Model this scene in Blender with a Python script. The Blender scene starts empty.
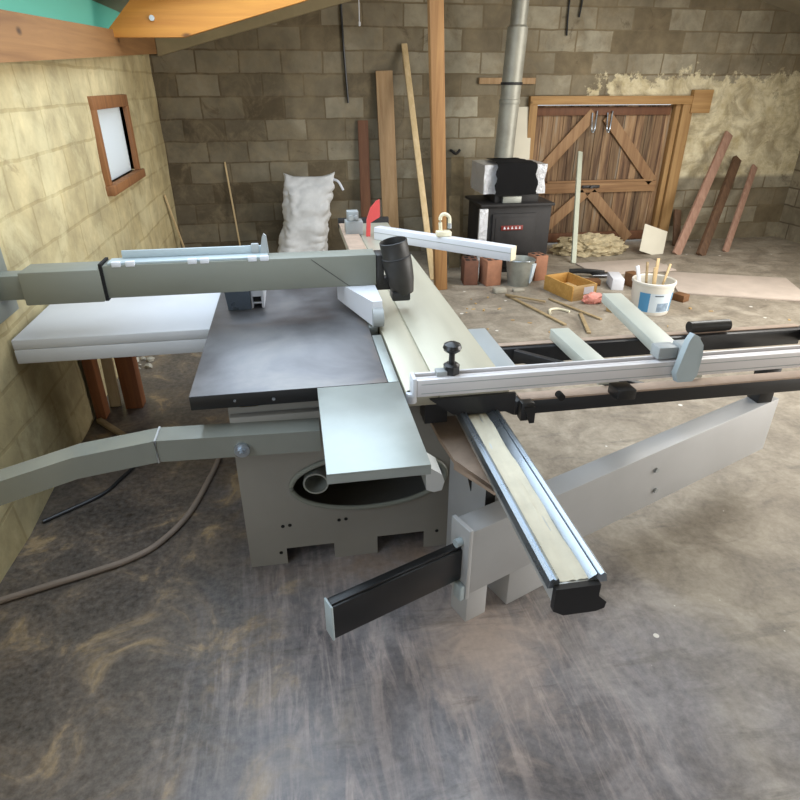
import bpy, bmesh, math, random
from mathutils import Vector, Matrix, noise

random.seed(7)
R = math.radians
SC = bpy.context.scene
COL = SC.collection

# ------------------------------------------------------------------ camera, world, lights, exposure
cam_d = bpy.data.cameras.new('camera')
cam = bpy.data.objects.new('camera', cam_d)
COL.objects.link(cam)
cam_d.sensor_width = 36.0
cam_d.lens = 600 / 800 * 36.0
cam_d.clip_start = 0.05
cam.location = (0, 0, 1.9)
cam.rotation_euler = (R(90 - 27.7), 0, R(-9.7))
SC.camera = cam

world = bpy.data.worlds.new('sky')
SC.world = world
world.use_nodes = True
world.node_tree.nodes['Background'].inputs['Color'].default_value = (0.86, 0.93, 1.0, 1)
world.node_tree.nodes['Background'].inputs['Strength'].default_value = 1.0


def area(name, loc, rot, sx, sy, power, color):
    d = bpy.data.lights.new(name, 'AREA')
    d.shape = 'RECTANGLE'
    d.size, d.size_y, d.energy, d.color = sx, sy, power, color
    o = bpy.data.objects.new(name, d)
    COL.objects.link(o)
    o.location = loc
    o.rotation_euler = rot
    return o


# daylight at the wide opening in the right wall, at the roof lights and at the doorway behind the camera
area('daylight_side_opening', (6.55, 1.6, 1.2), (0, R(90), 0), 2.0, 4.2, 330, (1.0, 0.965, 0.91))
area('daylight_roof_light', (0.0, 3.5, 2.70), (0, R(-14.4), 0), 2.2, 4.1, 105, (0.70, 0.84, 1.0))
area('daylight_roof_light_right', (4.2, 4.3, 2.95), (0, R(14.4), 0), 1.6, 2.6, 120, (1.0, 0.97, 0.91))
area('daylight_left_window', (-1.34, 0.9, 1.5), (0, R(-90), 0), 1.0, 1.3, 18, (0.66, 0.81, 1.0))
area('daylight_rear_doorway', (0.3, -2.3, 1.2), (R(90), 0, 0), 2.4, 2.0, 9, (0.8, 0.9, 1.0))

SC.view_settings.view_transform = 'Standard'
SC.view_settings.look = 'None'
SC.view_settings.gamma = 1.0
SC.view_settings.exposure = 0.0
SC.view_settings.use_curve_mapping = False
SC.cycles.use_denoising = True
SC.cycles.max_bounces = 8
SC.cycles.sample_clamp_indirect = 6.0


# ------------------------------------------------------------------ materials
def srgb(r, g, b):
    f = lambda c: (c / 255 / 12.92) if c / 255 <= 0.04045 else ((c / 255 + 0.055) / 1.055) ** 2.4
    return (f(r), f(g), f(b), 1.0)


class NT:
    def __init__(self, name):
        self.m = bpy.data.materials.new(name)
        self.m.use_nodes = True
        self.t = self.m.node_tree
        self.b = self.t.nodes['Principled BSDF']

    def n(self, typ, **kw):
        o = self.t.nodes.new(typ)
        for k, v in kw.items():
            setattr(o, k, v)
        return o

    def l(self, a, b):
        self.t.links.new(a, b)

    def coord(self, scale=(1, 1, 1), rot=(0, 0, 0), kind='Object', loc=(0, 0, 0)):
        c = self.n('ShaderNodeTexCoord')
        mp = self.n('ShaderNodeMapping')
        mp.inputs['Scale'].default_value = scale
        mp.inputs['Rotation'].default_value = rot
        mp.inputs['Location'].default_value = loc
        self.l(c.outputs[kind], mp.inputs['Vector'])
        return mp.outputs['Vector']

    def noise(self, vec, scale, detail=4, rough=0.55, dist=0.0):
        o = self.n('ShaderNodeTexNoise')
        o.inputs['Scale'].default_value = scale
        o.inputs['Detail'].default_value = detail
        o.inputs['Roughness'].default_value = rough
        o.inputs['Distortion'].default_value = dist
        self.l(vec, o.inputs['Vector'])
        return o.outputs['Fac']

    def ramp(self, fac, stops):
        o = self.n('ShaderNodeValToRGB')
        e = o.color_ramp.elements
        while len(e) < len(stops):
            e.new(0.5)
        for k, (p, c) in enumerate(stops):
            e[k].position = p
            e[k].color = c if len(c) == 4 else (*c, 1)
        self.l(fac, o.inputs['Fac'])
        return o.outputs['Color']

    def mix(self, fac, a, b, mode='MIX'):
        o = self.n('ShaderNodeMix', data_type='RGBA', blend_type=mode)
        for sock, v in ((o.inputs['Factor'], fac), (o.inputs[6], a), (o.inputs[7], b)):
            if hasattr(v, 'node'):
                self.l(v, sock)
            else:
                sock.default_value = v
        return o.outputs[2]

    def math(self, op, a, b=0.0, c=None, clamp=False):
        o = self.n('ShaderNodeMath', operation=op, use_clamp=clamp)
        for k, v in enumerate((a, b) if c is None else (a, b, c)):
            if hasattr(v, 'node'):
                self.l(v, o.inputs[k])
            else:
                o.inputs[k].default_value = v
        return o.outputs[0]

    def bump(self, h, strength, dist=0.01):
        o = self.n('ShaderNodeBump')
        o.inputs['Strength'].default_value = strength
        o.inputs['Distance'].default_value = dist
        self.l(h, o.inputs['Height'])
        self.l(o.outputs['Normal'], self.b.inputs['Normal'])

    def set(self, base=None, rough=None, metal=None):
        for k, v in (('Base Color', base), ('Roughness', rough), ('Metallic', metal)):
            if v is None:
                continue
            if hasattr(v, 'node'):
                self.l(v, self.b.inputs[k])
            else:
                self.b.inputs[k].default_value = v
        return self.m


BW = (0, 0, 0, 1), (1, 1, 1, 1)


def plain(name, c, rough=0.6, metal=0.0, var=0.18, scale=6.0, bump=0.08, stretch=(1, 1, 1)):
    t = NT(name)
    v = t.coord(stretch)
    f = t.noise(v, scale, 5, 0.6)
    dark = tuple(x * (1 - var) for x in c[:3]) + (1,)
    lite = tuple(min(1, x * (1 + var)) for x in c[:3]) + (1,)
    col = t.ramp(f, [(0.3, dark), (0.7, lite)])
    rf = t.math('MULTIPLY_ADD', f, 0.24, rough - 0.12, clamp=True)
    t.set(col, rf, metal)
    if bump:
        t.bump(t.noise(v, scale * 12, 3), bump, 0.003)
    return t.m


def wood(name, light, dark, axis=2, rough=0.7, knots=True, scale=1.0):
    t = NT(name)
    s = [14 * scale] * 3
    s[axis] = 0.7 * scale
    v = t.coord(tuple(s))
    f = t.noise(v, 1.6, 6, 0.62, 0.6)
    col = t.ramp(f, [(0.28, dark), (0.5, tuple((a + b) / 2 for a, b in zip(light, dark))), (0.72, light)])
    g = t.noise(t.coord((1.5, 1.5, 1.5)), 1.3, 3)
    col = t.mix(t.math('MULTIPLY', g, 0.5), col, dark)
    if knots:
        s2 = [5, 5, 5]
        s2[axis] = 2.6
        w = t.n('ShaderNodeTexVoronoi')
        w.inputs['Scale'].default_value = 1.0
        t.l(t.coord(tuple(s2)), w.inputs['Vector'])
        k = t.ramp(w.outputs['Distance'], [(0.06, (1, 1, 1, 1)), (0.13, (0, 0, 0, 1))])
        col = t.mix(k, col, tuple(x * 0.35 for x in dark[:3]) + (1,))
    t.set(col, rough)
    t.bump(f, 0.25, 0.004)
    return t.m


def concrete_floor():
    t = NT('dusty_concrete')
    pos = t.n('ShaderNodeNewGeometry').outputs['Position']
    sep = t.n('ShaderNodeSeparateXYZ')
    t.l(pos, sep.inputs[0])
    X, Y = sep.outputs[0], sep.outputs[1]
    v = t.coord()
    big = t.noise(v, 0.9, 5, 0.6, 0.5)
    mid = t.noise(v, 3.5, 7, 0.65, 0.8)
    fine = t.noise(v, 34, 5, 0.7)
    # bare grey slab, dust over it, damp earth-brown ground on the left
    slab = t.ramp(mid, [(0.34, srgb(78, 76, 82)), (0.5, srgb(114, 112, 118)), (0.66, srgb(148, 145, 148))])
    dust = t.ramp(mid, [(0.34, srgb(112, 102, 88)), (0.5, srgb(140, 130, 114)), (0.66, srgb(166, 156, 140))])
    far = t.math('ADD', t.math('MULTIPLY', t.math('SUBTRACT', Y, 1.55), 0.9), t.math('MULTIPLY', t.math('SUBTRACT', X, 0.85), 1.1))
    far = t.math('ADD', far, t.math('MULTIPLY', t.math('SUBTRACT', big, 0.5), 3.4))
    far = t.math('ADD', far, 0.3, clamp=True)
    col = t.mix(far, slab, dust)
    earth = t.ramp(mid, [(0.34, srgb(34, 27, 21)), (0.48, srgb(64, 52, 40)), (0.56, srgb(88, 72, 53)), (0.65, srgb(150, 124, 82))])
    lf = t.math('ADD', t.math('MULTIPLY', X, -2.1), 0.02)
    lf = t.math('ADD', lf, t.math('MULTIPLY', t.math('SUBTRACT', big, 0.5), 3.0))
    lf = t.math('ADD', lf, t.math('MULTIPLY', t.math('SUBTRACT', mid, 0.5), 2.0), clamp=True)
    col = t.mix(t.math('MULTIPLY', lf, 0.92), col, earth)
    # swept pale streaks of fine pinkish sawdust running away from the saw's foot
    st1 = t.noise(t.coord((11, 1.3, 1), (0, 0, R(24))), 1.5, 6, 0.68, 0.9)
    st2 = t.noise(t.coord((12, 1.6, 1), (0, 0, R(-28)), loc=(3, 1, 0)), 1.5, 6, 0.68, 0.9)
    st = t.math('MAXIMUM', st1, t.math('SUBTRACT', st2, 0.02))
    dx = t.math('MULTIPLY', t.math('SUBTRACT', X, 0.35), 1.15)
    dy = t.math('MULTIPLY', t.math('SUBTRACT', Y, 1.45), 0.95)
    rad = t.math('SQRT', t.math('ADD', t.math('MULTIPLY', dx, dx), t.math('MULTIPLY', dy, dy)))
    near = t.math('MULTIPLY', t.math('SUBTRACT', 1.15, rad), 1.6, clamp=True)
    near = t.math('MULTIPLY', near, t.math('MULTIPLY', t.math('SUBTRACT', t.noise(v, 1.8, 3), 0.3), 3.2, clamp=True), clamp=True)
    sd = t.math('MULTIPLY', t.math('MULTIPLY', t.math('SUBTRACT', st, 0.49), 7.5, clamp=True), near, clamp=True)
    col = t.mix(t.math('MULTIPLY', sd, 0.75), col, srgb(188, 174, 170))
    # heaps of dust round the pivot foot and along the front of the cabinet
    fx = t.math('MULTIPLY', t.math('SUBTRACT', X, 0.60), 1.3)
    fy = t.math('MULTIPLY', t.math('SUBTRACT', Y, 1.52), 1.0)
    fr = t.math('SQRT', t.math('ADD', t.math('MULTIPLY', fx, fx), t.math('MULTIPLY', fy, fy)))
    hp = t.math('SUBTRACT', 0.36, t.math('ADD', fr, t.math('MULTIPLY', t.math('SUBTRACT', mid, 0.5), 1.0)), clamp=True)
    col = t.mix(t.math('MULTIPLY', hp, 4.0, clamp=True), col, srgb(196, 180, 172))
    gx = t.math('MULTIPLY', t.math('SUBTRACT', X, 0.2), 0.5)
    gy = t.math('MULTIPLY', t.math('SUBTRACT', Y, 2.02), 1.6)
    gr = t.math('SQRT', t.math('ADD', t.math('MULTIPLY', gx, gx), t.math('MULTIPLY', gy, gy)))
    hg = t.math('SUBTRACT', 0.22, t.math('ADD', gr, t.math('MULTIPLY', t.math('SUBTRACT', mid, 0.5), 0.7)), clamp=True)
    col = t.mix(t.math('MULTIPLY', hg, 4.0, clamp=True), col, srgb(150, 128, 112))
    # dark scuffs
    sc = t.ramp(t.noise(t.coord((1.2, 6, 1), (0, 0, R(-24))), 1.4, 6, 0.7, 0.4), [(0.56, BW[0]), (0.66, BW[1])])
    col = t.mix(t.math('MULTIPLY', sc, 0.4), col, srgb(58, 54, 50))
    # white paint drips
    vo = t.n('ShaderNodeTexVoronoi', voronoi_dimensions='2D')
    vo.inputs['Scale'].default_value = 3.2
    t.l(t.coord(), vo.inputs['Vector'])
    wn = t.n('ShaderNodeTexWhiteNoise')
    t.l(vo.outputs['Position'], wn.inputs['Vector'])
    rr = t.math('MULTIPLY', t.math('GREATER_THAN', wn.outputs['Value'], 0.45), t.math('MULTIPLY', t.math('POWER', wn.outputs['Value'], 4.0), 0.055))
    sp = t.math('LESS_THAN', vo.outputs['Distance'], rr)
    sp = t.math('MULTIPLY', sp, t.math('GREATER_THAN', X, 0.2))
    col = t.mix(sp, col, srgb(225, 222, 214))
    cr = t.mix(0.16, col, t.ramp(fine, [(0.3, srgb(60, 55, 50)), (0.7, srgb(210, 200, 190))]))
    rough = t.math('MULTIPLY_ADD', mid, 0.3, 0.22)
    rough = t.math('ADD', rough, t.math('MULTIPLY', far, 0.22))
    rough = t.math('ADD', rough, t.math('MULTIPLY', sd, 0.2), clamp=True)
    t.set(cr, rough)
    t.bump(t.math('ADD', t.math('MULTIPLY', mid, 0.7), t.math('MULTIPLY', fine, 0.25)), 0.22, 0.012)
    return t.m


def block_wall(name, base_a, base_b, mortar, painted=None, axis='XZ', bumpy=0.5, darker_left=False, patchy=False):
    """concrete blocks 450 x 225 mm with sunk mortar, grime and (optionally) brushed-on limewash"""
    t = NT(name)
    c = t.n('ShaderNodeTexCoord')
    sp = t.n('ShaderNodeSeparateXYZ')
    t.l(c.outputs['Object'], sp.inputs[0])
    cb = t.n('ShaderNodeCombineXYZ')
    t.l(sp.outputs[0] if axis == 'XZ' else sp.outputs[1], cb.inputs[0])
    t.l(sp.outputs[2], cb.inputs[1])
    v = cb.outputs[0]
    w3 = t.coord()
    wob = t.n('ShaderNodeVectorMath', operation='MULTIPLY_ADD')
    nz = t.n('ShaderNodeTexNoise')
    nz.inputs['Scale'].default_value = 4.0
    t.l(w3, nz.inputs['Vector'])
    t.l(nz.outputs['Color'], wob.inputs[0])
    wob.inputs[1].default_value = (0.03, 0.03, 0)
    t.l(v, wob.inputs[2])
    br = t.n('ShaderNodeTexBrick')
    br.offset = 0.5
    br.inputs['Scale'].default_value = 1.0
    br.inputs['Brick Width'].default_value = 0.45
    br.inputs['Row Height'].default_value = 0.225
    br.inputs['Mortar Size'].default_value = 0.011
    br.inputs['Mortar Smooth'].default_value = 0.35
    br.inputs['Bias'].default_value = 0.0
    br.inputs['Color1'].default_value = base_a
    br.inputs['Color2'].default_value = base_b
    br.inputs['Mortar'].default_value = mortar
    t.l(wob.outputs[0], br.inputs['Vector'])
    big = t.noise(w3, 0.8, 5, 0.6, 0.3)
    mid = t.noise(w3, 5, 6, 0.65)
    fine = t.noise(w3, 60, 4, 0.7)
    col = t.mix(1.0, br.outputs['Color'], t.ramp(mid, [(0.25, (0.62, 0.6, 0.57, 1)), (0.75, (1.2, 1.18, 1.12, 1))]), 'MULTIPLY')
    grime = t.ramp(big, [(0.42, BW[0]), (0.66, BW[1])])
    col = t.mix(t.math('MULTIPLY', grime, 0.55), col, tuple(x * 0.5 for x in mortar[:3]) + (1,))
    if darker_left:   # block colour gets darker towards the left end of the wall
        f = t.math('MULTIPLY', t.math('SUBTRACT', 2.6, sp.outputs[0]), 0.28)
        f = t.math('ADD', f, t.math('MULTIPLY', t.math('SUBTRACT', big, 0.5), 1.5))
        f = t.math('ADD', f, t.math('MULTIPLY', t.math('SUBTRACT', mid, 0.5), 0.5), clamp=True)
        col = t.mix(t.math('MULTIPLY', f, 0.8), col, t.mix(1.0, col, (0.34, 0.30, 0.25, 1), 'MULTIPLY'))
    if painted:
        X, Zc = sp.outputs[0] if axis == 'XZ' else sp.outputs[1], sp.outputs[2]
        a = t.math('MULTIPLY', t.math('SUBTRACT', X, painted[0]), 2.6)
        b = t.math('MULTIPLY', t.math('SUBTRACT', painted[1], Zc), 6.0)
        m = t.math('MINIMUM', a, b)
        m = t.math('ADD', m, t.math('MULTIPLY', t.math('SUBTRACT', t.noise(w3, 6, 6, 0.7), 0.5), 4.2))
        m = t.math('MINIMUM', m, t.math('MULTIPLY', t.math('SUBTRACT', Zc, painted[2]), 5.0))
        m = t.math('MULTIPLY', m, 4.0, clamp=True)
        lw = t.ramp(mid, [(0.3, srgb(176, 160, 120)), (0.6, srgb(222, 212, 180))])
        col = t.mix(m, col, lw)
    if patchy:   # brushed paint, thin in places, with brown scars
        p1 = t.ramp(t.noise(w3, 2.2, 7, 0.7, 0.6), [(0.5, BW[0]), (0.62, BW[1])])
        col = t.mix(t.math('MULTIPLY', p1, 0.5), col, srgb(206, 194, 152))
        p2 = t.ramp(t.noise(w3, 3.1, 7, 0.75, 1.2), [(0.6, BW[0]), (0.7, BW[1])])
        col = t.mix(t.math('MULTIPLY', p2, 0.6), col, srgb(132, 110, 74))
    else:       # mortar smeared across the block faces, drips and damp
        p1 = t.ramp(t.noise(w3, 3.4, 7, 0.7, 0.9), [(0.46, BW[0]), (0.62, BW[1])])
        col = t.mix(t.math('MULTIPLY', p1, 0.55), col, t.mix(1.0, mortar, t.ramp(mid, [(0.3, (0.75, 0.73, 0.7, 1)), (0.7, (1.2, 1.18, 1.12, 1))]), 'MULTIPLY'))
        p2 = t.ramp(t.noise(w3, 1.7, 8, 0.75, 1.6), [(0.60, BW[0]), (0.68, BW[1])])
        col = t.mix(t.math('MULTIPLY', p2, 0.55), col, srgb(78, 64, 46))
    t.set(col, 0.92)
    h = t.math('ADD', t.math('MULTIPLY', t.math('SUBTRACT', 1.0, br.outputs['Fac']), 1.0),
               t.math('ADD', t.math('MULTIPLY', mid, 0.5), t.math('MULTIPLY', fine, 0.25)))
    t.bump(h, bumpy, 0.02)
    return t.m


def glass_mat():
    t = NT('window_glass')
    out = t.t.nodes['Material Output']
    tr = t.n('ShaderNodeBsdfTransparent')
    tr.inputs[0].default_value = (0.93, 0.95, 0.95, 1)
    gl = t.n('ShaderNodeBsdfGlossy')
    gl.inputs['Roughness'].default_value = 0.05
    mx = t.n('ShaderNodeMixShader')
    mx.inputs[0].default_value = 0.06
    t.l(tr.outputs[0], mx.inputs[1])
    t.l(gl.outputs[0], mx.inputs[2])
    t.l(mx.outputs[0], out.inputs[0])
    return t.m


def sheet_mat(name, c):
    t = NT(name)
    out = t.t.nodes['Material Output']
    tl = t.n('ShaderNodeBsdfTranslucent')
    tl.inputs[0].default_value = c
    df = t.n('ShaderNodeBsdfDiffuse')
    df.inputs[0].default_value = c
    mx = t.n('ShaderNodeMixShader')
    mx.inputs[0].default_value = 0.25
    t.l(tl.outputs[0], mx.inputs[1])
    t.l(df.outputs[0], mx.inputs[2])
    t.l(mx.outputs[0], out.inputs[0])
    return t.m


def foil_mat():
    t = NT('crumpled_foil')
    v = t.coord()
    f = t.noise(v, 26, 5, 0.7, 0.6)
    t.set(srgb(226, 228, 232), 0.38, 0.75)
    t.bump(f, 0.9, 0.03)
    return t.m


M = dict(
    floor=concrete_floor(),
    back=block_wall('dark_left_concrete_block', srgb(116, 103, 80), srgb(180, 174, 156), srgb(130, 117, 94), painted=(3.75, 2.02, 0.8), darker_left=True, bumpy=0.4),
    left=block_wall('limewashed_block', srgb(188, 172, 130), srgb(198, 184, 144), srgb(176, 160, 118), axis='YZ', bumpy=0.22, patchy=True),
    rightw=block_wall('grey_block', srgb(150, 140, 118), srgb(176, 166, 144), srgb(110, 98, 80), axis='YZ'),
    ceil=plain('roof_lining', srgb(150, 142, 122), 0.9, 0, 0.15, 2.0),
    rafter=wood('orange_rafter_pine', srgb(214, 150, 62), srgb(178, 112, 40), 0, 0.6, scale=0.6),
    rafter2=wood('brown_rafter_pine', srgb(166, 122, 74), srgb(124, 86, 50), 1, 0.7, scale=0.6),
    wframe=wood('stained_window_wood', srgb(158, 108, 62), srgb(112, 70, 38), 2, 0.7, False),
    dframe=wood('door_frame_pine', srgb(186, 150, 98), srgb(142, 106, 64), 2, 0.7, True),
    dframeh=wood('door_frame_pine_across', srgb(190, 152, 98), srgb(146, 108, 64), 0, 0.7, True),
    brace=wood('door_brace_pine', srgb(174, 138, 98), srgb(124, 90, 60), 0, 0.75, True),
    brace2=wood('door_brace_pine_slant', srgb(176, 142, 104), srgb(128, 94, 64), 2, 0.75, False),
    post=wood('post_pine', srgb(182, 138, 86), srgb(130, 90, 52), 2, 0.7),
    board=wood('pale_board', srgb(182, 152, 114), srgb(148, 116, 80), 2, 0.7, False),
    lath=wood('pale_lath', srgb(222, 198, 156), srgb(190, 162, 116), 2, 0.7, False),
    brownb=wood('brown_board', srgb(126, 84, 56), srgb(92, 58, 38), 2, 0.7, False),
    pinkb=wood('pinkish_plank', srgb(186, 150, 130), srgb(146, 110, 92), 2, 0.75, False),
    darkb=wood('dark_plank', srgb(120, 90, 66), srgb(78, 56, 40), 2, 0.75, False),
    legw=wood('rough_orange_timber', srgb(150, 92, 48), srgb(98, 56, 28), 2, 0.8, False),
    stickm=wood('floor_stick', srgb(180, 160, 124), srgb(136, 114, 80), 0, 0.75, False),
    boxw=wood('yellow_crate_wood', srgb(208, 164, 92), srgb(176, 130, 62), 0, 0.65, False),
    blockw=wood('offcut_wood', srgb(206, 178, 128), srgb(168, 134, 86), 0, 0.75, False),
    brownw=wood('brown_offcut', srgb(140, 98, 60), srgb(96, 64, 38), 0, 0.75, False),
    grn=plain('grey_green_paint', srgb(124, 126, 116), 0.5, 0.0, 0.05, 3.0, 0.03),
    cab=plain('grey_cabinet_paint', srgb(136, 132, 124), 0.5, 0.0, 0.06, 3.0, 0.03),
    beam=plain('pale_grey_paint', srgb(172, 172, 172), 0.42, 0.0, 0.06, 3.0, 0.03),
    dust=plain('dusty_bracket', srgb(170, 148, 130), 0.8, 0.0, 0.15, 12),
    wht=plain('white_paint', srgb(196, 197, 200), 0.45, 0.0, 0.04, 3.0, 0.02),
    whtp=plain('white_plastic', srgb(216, 218, 224), 0.4, 0.0, 0.03, 4.0, 0.0),
    cream=plain('cream_plastic', srgb(228, 220, 192), 0.5, 0.0, 0.05, 6.0, 0.0),
    blk=plain('black_paint', srgb(34, 34, 36), 0.42, 0.0, 0.15, 5.0, 0.03),
    blkp=plain('black_plastic', srgb(30, 30, 31), 0.35, 0.0, 0.2, 8.0, 0.05),
    duct=plain('dusty_black_duct', srgb(40, 38, 36), 0.5, 0.0, 0.35, 14.0, 0.05),
    stv=plain('stove_iron', srgb(40, 38, 38), 0.6, 0.2, 0.35, 7.0, 0.2),
    clth=plain('black_cloth', srgb(28, 27, 28), 0.95, 0.0, 0.2, 20.0, 0.3),
    steel=plain('bright_steel', srgb(170, 178, 186), 0.3, 0.9, 0.08, 8.0, 0.02),
    alu=plain('aluminium', srgb(206, 208, 206), 0.36, 0.55, 0.05, 5.0, 0.0, (1, 0.2, 1)),
    aluw=plain('anodised_aluminium', srgb(218, 214, 214), 0.45, 0.1, 0.04, 5.0, 0.0, (0.2, 1, 1)),
    slide=plain('sliding_table_aluminium', srgb(188, 183, 164), 0.42, 0.3, 0.06, 4.0, 0.0, (3, 0.3, 1)),
    plate=plain('ground_steel_plate', srgb(162, 168, 164), 0.4, 0.55, 0.1, 5.0, 0.03),
    arm=plain('pale_green_grey_tube', srgb(190, 193, 182), 0.45, 0.15, 0.05, 4.0, 0.0),
    rsd=plain('rail_sawdust', srgb(216, 209, 188), 0.85, 0.0, 0.1, 9.0, 0.2),
    red=plain('red_plastic', srgb(206, 78, 76), 0.4, 0.0, 0.08, 5.0, 0.0),
    greyp=plain('grey_plastic', srgb(158, 162, 162), 0.45, 0.0, 0.06, 5.0, 0.0),
    bluep=plain('grey_blue_plastic', srgb(170, 182, 186), 0.4, 0.0, 0.05, 5.0, 0.0),
    terr=plain('terracotta', srgb(160, 112, 86), 0.85, 0.0, 0.2, 9.0, 0.2),
    terd=plain('dark_terracotta', srgb(108, 72, 56), 0.85, 0.0, 0.2, 9.0, 0.2),
    zinc=plain('zinc', srgb(158, 160, 152), 0.5, 0.5, 0.15, 9.0, 0.05),
    flue=plain('dull_flue_steel', srgb(156, 154, 142), 0.5, 0.35, 0.2, 5.0, 0.05),
    sack=plain('woven_white_sack', srgb(206, 205, 203), 0.8, 0.0, 0.08, 14.0, 0.25),
    wool=plain('mineral_wool', srgb(180, 166, 134), 0.95, 0.0, 0.25, 22.0, 0.8),
    pale=plain('pale_board_face', srgb(214, 208, 190), 0.8, 0.0, 0.05, 3.0, 0.03),
    pinks=plain('pinkish_sheet', srgb(186, 172, 160), 0.8, 0.0, 0.1, 4.0, 0.05),
    grb=plain('grey_green_batten', srgb(186, 190, 172), 0.7, 0.0, 0.08, 5.0, 0.05),
    hose=plain('dusty_cable', srgb(134, 120, 108), 0.75, 0.0, 0.15, 8.0, 0.05),
    tub=plain('milky_plastic', srgb(222, 218, 208), 0.45, 0.0, 0.06, 6.0, 0.02),
    blue=plain('label_blue', srgb(80, 146, 190), 0.5, 0.0, 0.05, 6.0, 0.0),
    labelw=plain('label_pale', srgb(206, 218, 226), 0.5, 0.0, 0.05, 6.0, 0.0),
    ink=plain('label_ink', srgb(70, 82, 96), 0.5, 0.0, 0.1, 6.0, 0.0),
    rust=plain('rusty_sheet', srgb(128, 112, 84), 0.85, 0.1, 0.3, 9.0, 0.2),
    cone=plain('cement_mortar', srgb(160, 154, 140), 0.9, 0.0, 0.12, 9.0, 0.2),
    pink=plain('pink_packet', srgb(226, 150, 136), 0.5, 0.0, 0.2, 20.0, 0.0),
    badge=plain('red_badge', srgb(120, 36, 28), 0.5, 0.0, 0.1, 9.0, 0.0),
    dark=plain('dark_recess', srgb(18, 16, 15), 0.9, 0.0, 0.2, 9.0, 0.0),
    glass=glass_mat(), sheet=sheet_mat('green_translucent_sheet', (0.42, 0.82, 0.70, 1)), frost=sheet_mat('frosted_pane', (0.9, 0.92, 0.92, 1)), foil=foil_mat(),
    inkl=plain('label_grey', srgb(136, 156, 176), 0.5, 0.0, 0.3, 30.0, 0.0),
    edge=plain('black_edge_paint', srgb(17, 17, 19), 0.45, 0.0, 0.15, 5.0, 0.02),
    ripb=plain('dark_blue_grey_steel', srgb(92, 102, 114), 0.3, 0.6, 0.1, 6.0, 0.0),
    zincb=plain('zinc_bolt', srgb(190, 190, 185), 0.4, 0.6, 0.1, 9.0, 0.0),
    lining=plain('gable_lining', srgb(150, 136, 104), 0.85, 0.0, 0.15, 4.0, 0.1),
    tubep=plain('smooth_grey_tube', srgb(134, 136, 128), 0.22, 0.25, 0.05, 4.0, 0.0),
)


def iron_top():
    t = NT('machined_iron_top')
    v = t.coord((1, 1, 1))
    a = t.noise(v, 2.2, 5, 0.6, 0.5)
    s = t.noise(t.coord((3, 26, 1), (0, 0, R(8))), 1.4, 5, 0.7)
    col = t.ramp(a, [(0.3, srgb(82, 80, 82)), (0.55, srgb(116, 115, 117)), (0.75, srgb(140, 137, 134))])
    # brown band beside the blade
    sp = t.n('ShaderNodeSeparateXYZ')
    t.l(t.coord(), sp.inputs[0])
    band = t.math('ADD', t.math('MULTIPLY', t.math('SUBTRACT', sp.outputs[0], 0.12), 9.0), t.math('MULTIPLY', t.math('SUBTRACT', a, 0.5), 5.0))
    band = t.math('MULTIPLY', band, 1.0, clamp=True)
    col = t.mix(t.math('MULTIPLY', band, 0.55), col, srgb(140, 116, 92))
    rg = t.math('ADD', t.math('MULTIPLY_ADD', a, 0.3, 0.18), t.math('MULTIPLY', s, 0.1))
    t.set(col, rg, 0.55)
    return t.m


M['top'] = iron_top()


# ------------------------------------------------------------------ mesh helpers
def box(bm, lo, hi, bev=0.0, mat=None):
    """axis-aligned box between two corners, or the same box carried by a 4x4 matrix"""
    r = bmesh.ops.create_cube(bm, size=1.0)
    vs = r['verts']
    c = [(a + b) / 2 for a, b in zip(lo, hi)]
    s = [abs(b - a) for a, b in zip(lo, hi)]
    for v in vs:
        v.co = Vector((v.co.x * s[0] + c[0], v.co.y * s[1] + c[1], v.co.z * s[2] + c[2]))
    if bev:
        es = {e for v in vs for e in v.link_edges}
        out = bmesh.ops.bevel(bm, geom=list(es), offset=bev, segments=2, profile=0.5, affect='EDGES')
        vs = list({v for f in out['faces'] for v in f.verts} | {v for v in vs if v.is_valid})
    if mat is not None:
        for v in vs:
            v.co = mat @ v.co
    return vs


def frame(p, d, upv=(0, 0, 1)):
    """matrix whose x axis runs along d from point p, z towards upv"""
    x = Vector(d).normalized()
    y = Vector(upv).cross(x)
    if y.length < 1e-5:
        y = Vector((0, 1, 0)).cross(x)
    y.normalize()
    z = x.cross(y)
    return Matrix.Translation(Vector(p)) @ Matrix((x, y, z)).transposed().to_4x4()


def bar(bm, a, b, w, h, bev=0.0, upv=(0, 0, 1)):
    """square-section bar from a to b, w across, h along upv"""
    a, b = Vector(a), Vector(b)
    return box(bm, (0, -w / 2, -h / 2), ((b - a).length, w / 2, h / 2), bev, frame(a, b - a, upv))


def cyl(bm, a, b, r, r2=None, seg=24, caps=True):
    a, b = Vector(a), Vector(b)
    r2 = r if r2 is None else r2
    o = bmesh.ops.create_cone(bm, cap_ends=caps, cap_tris=False, segments=seg, radius1=r, radius2=r2, depth=(b - a).length)
    q = Vector((0, 0, 1)).rotation_difference((b - a).normalized()).to_matrix().to_4x4()
    mt = Matrix.Translation((a + b) / 2) @ q
    for v in o['verts']:
        v.co = mt @ v.co
    return o['verts']


def lathe(bm, prof, centre, axis=(0, 0, 1), seg=32):
    """turn (radius, height) pairs about an axis"""
    q = Vector((0, 0, 1)).rotation_difference(Vector(axis).normalized()).to_matrix()
    rings = []
    for r, h in prof:
        rings.append([bm.verts.new(Vector(centre) + q @ Vector((r * math.cos(2 * math.pi * k / seg), r * math.sin(2 * math.pi * k / seg), h))) for k in range(seg)])
    for a, b in zip(rings, rings[1:]):
        for k in range(seg):
            bm.faces.new((a[k], a[(k + 1) % seg], b[(k + 1) % seg], b[k]))
    return rings


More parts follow.
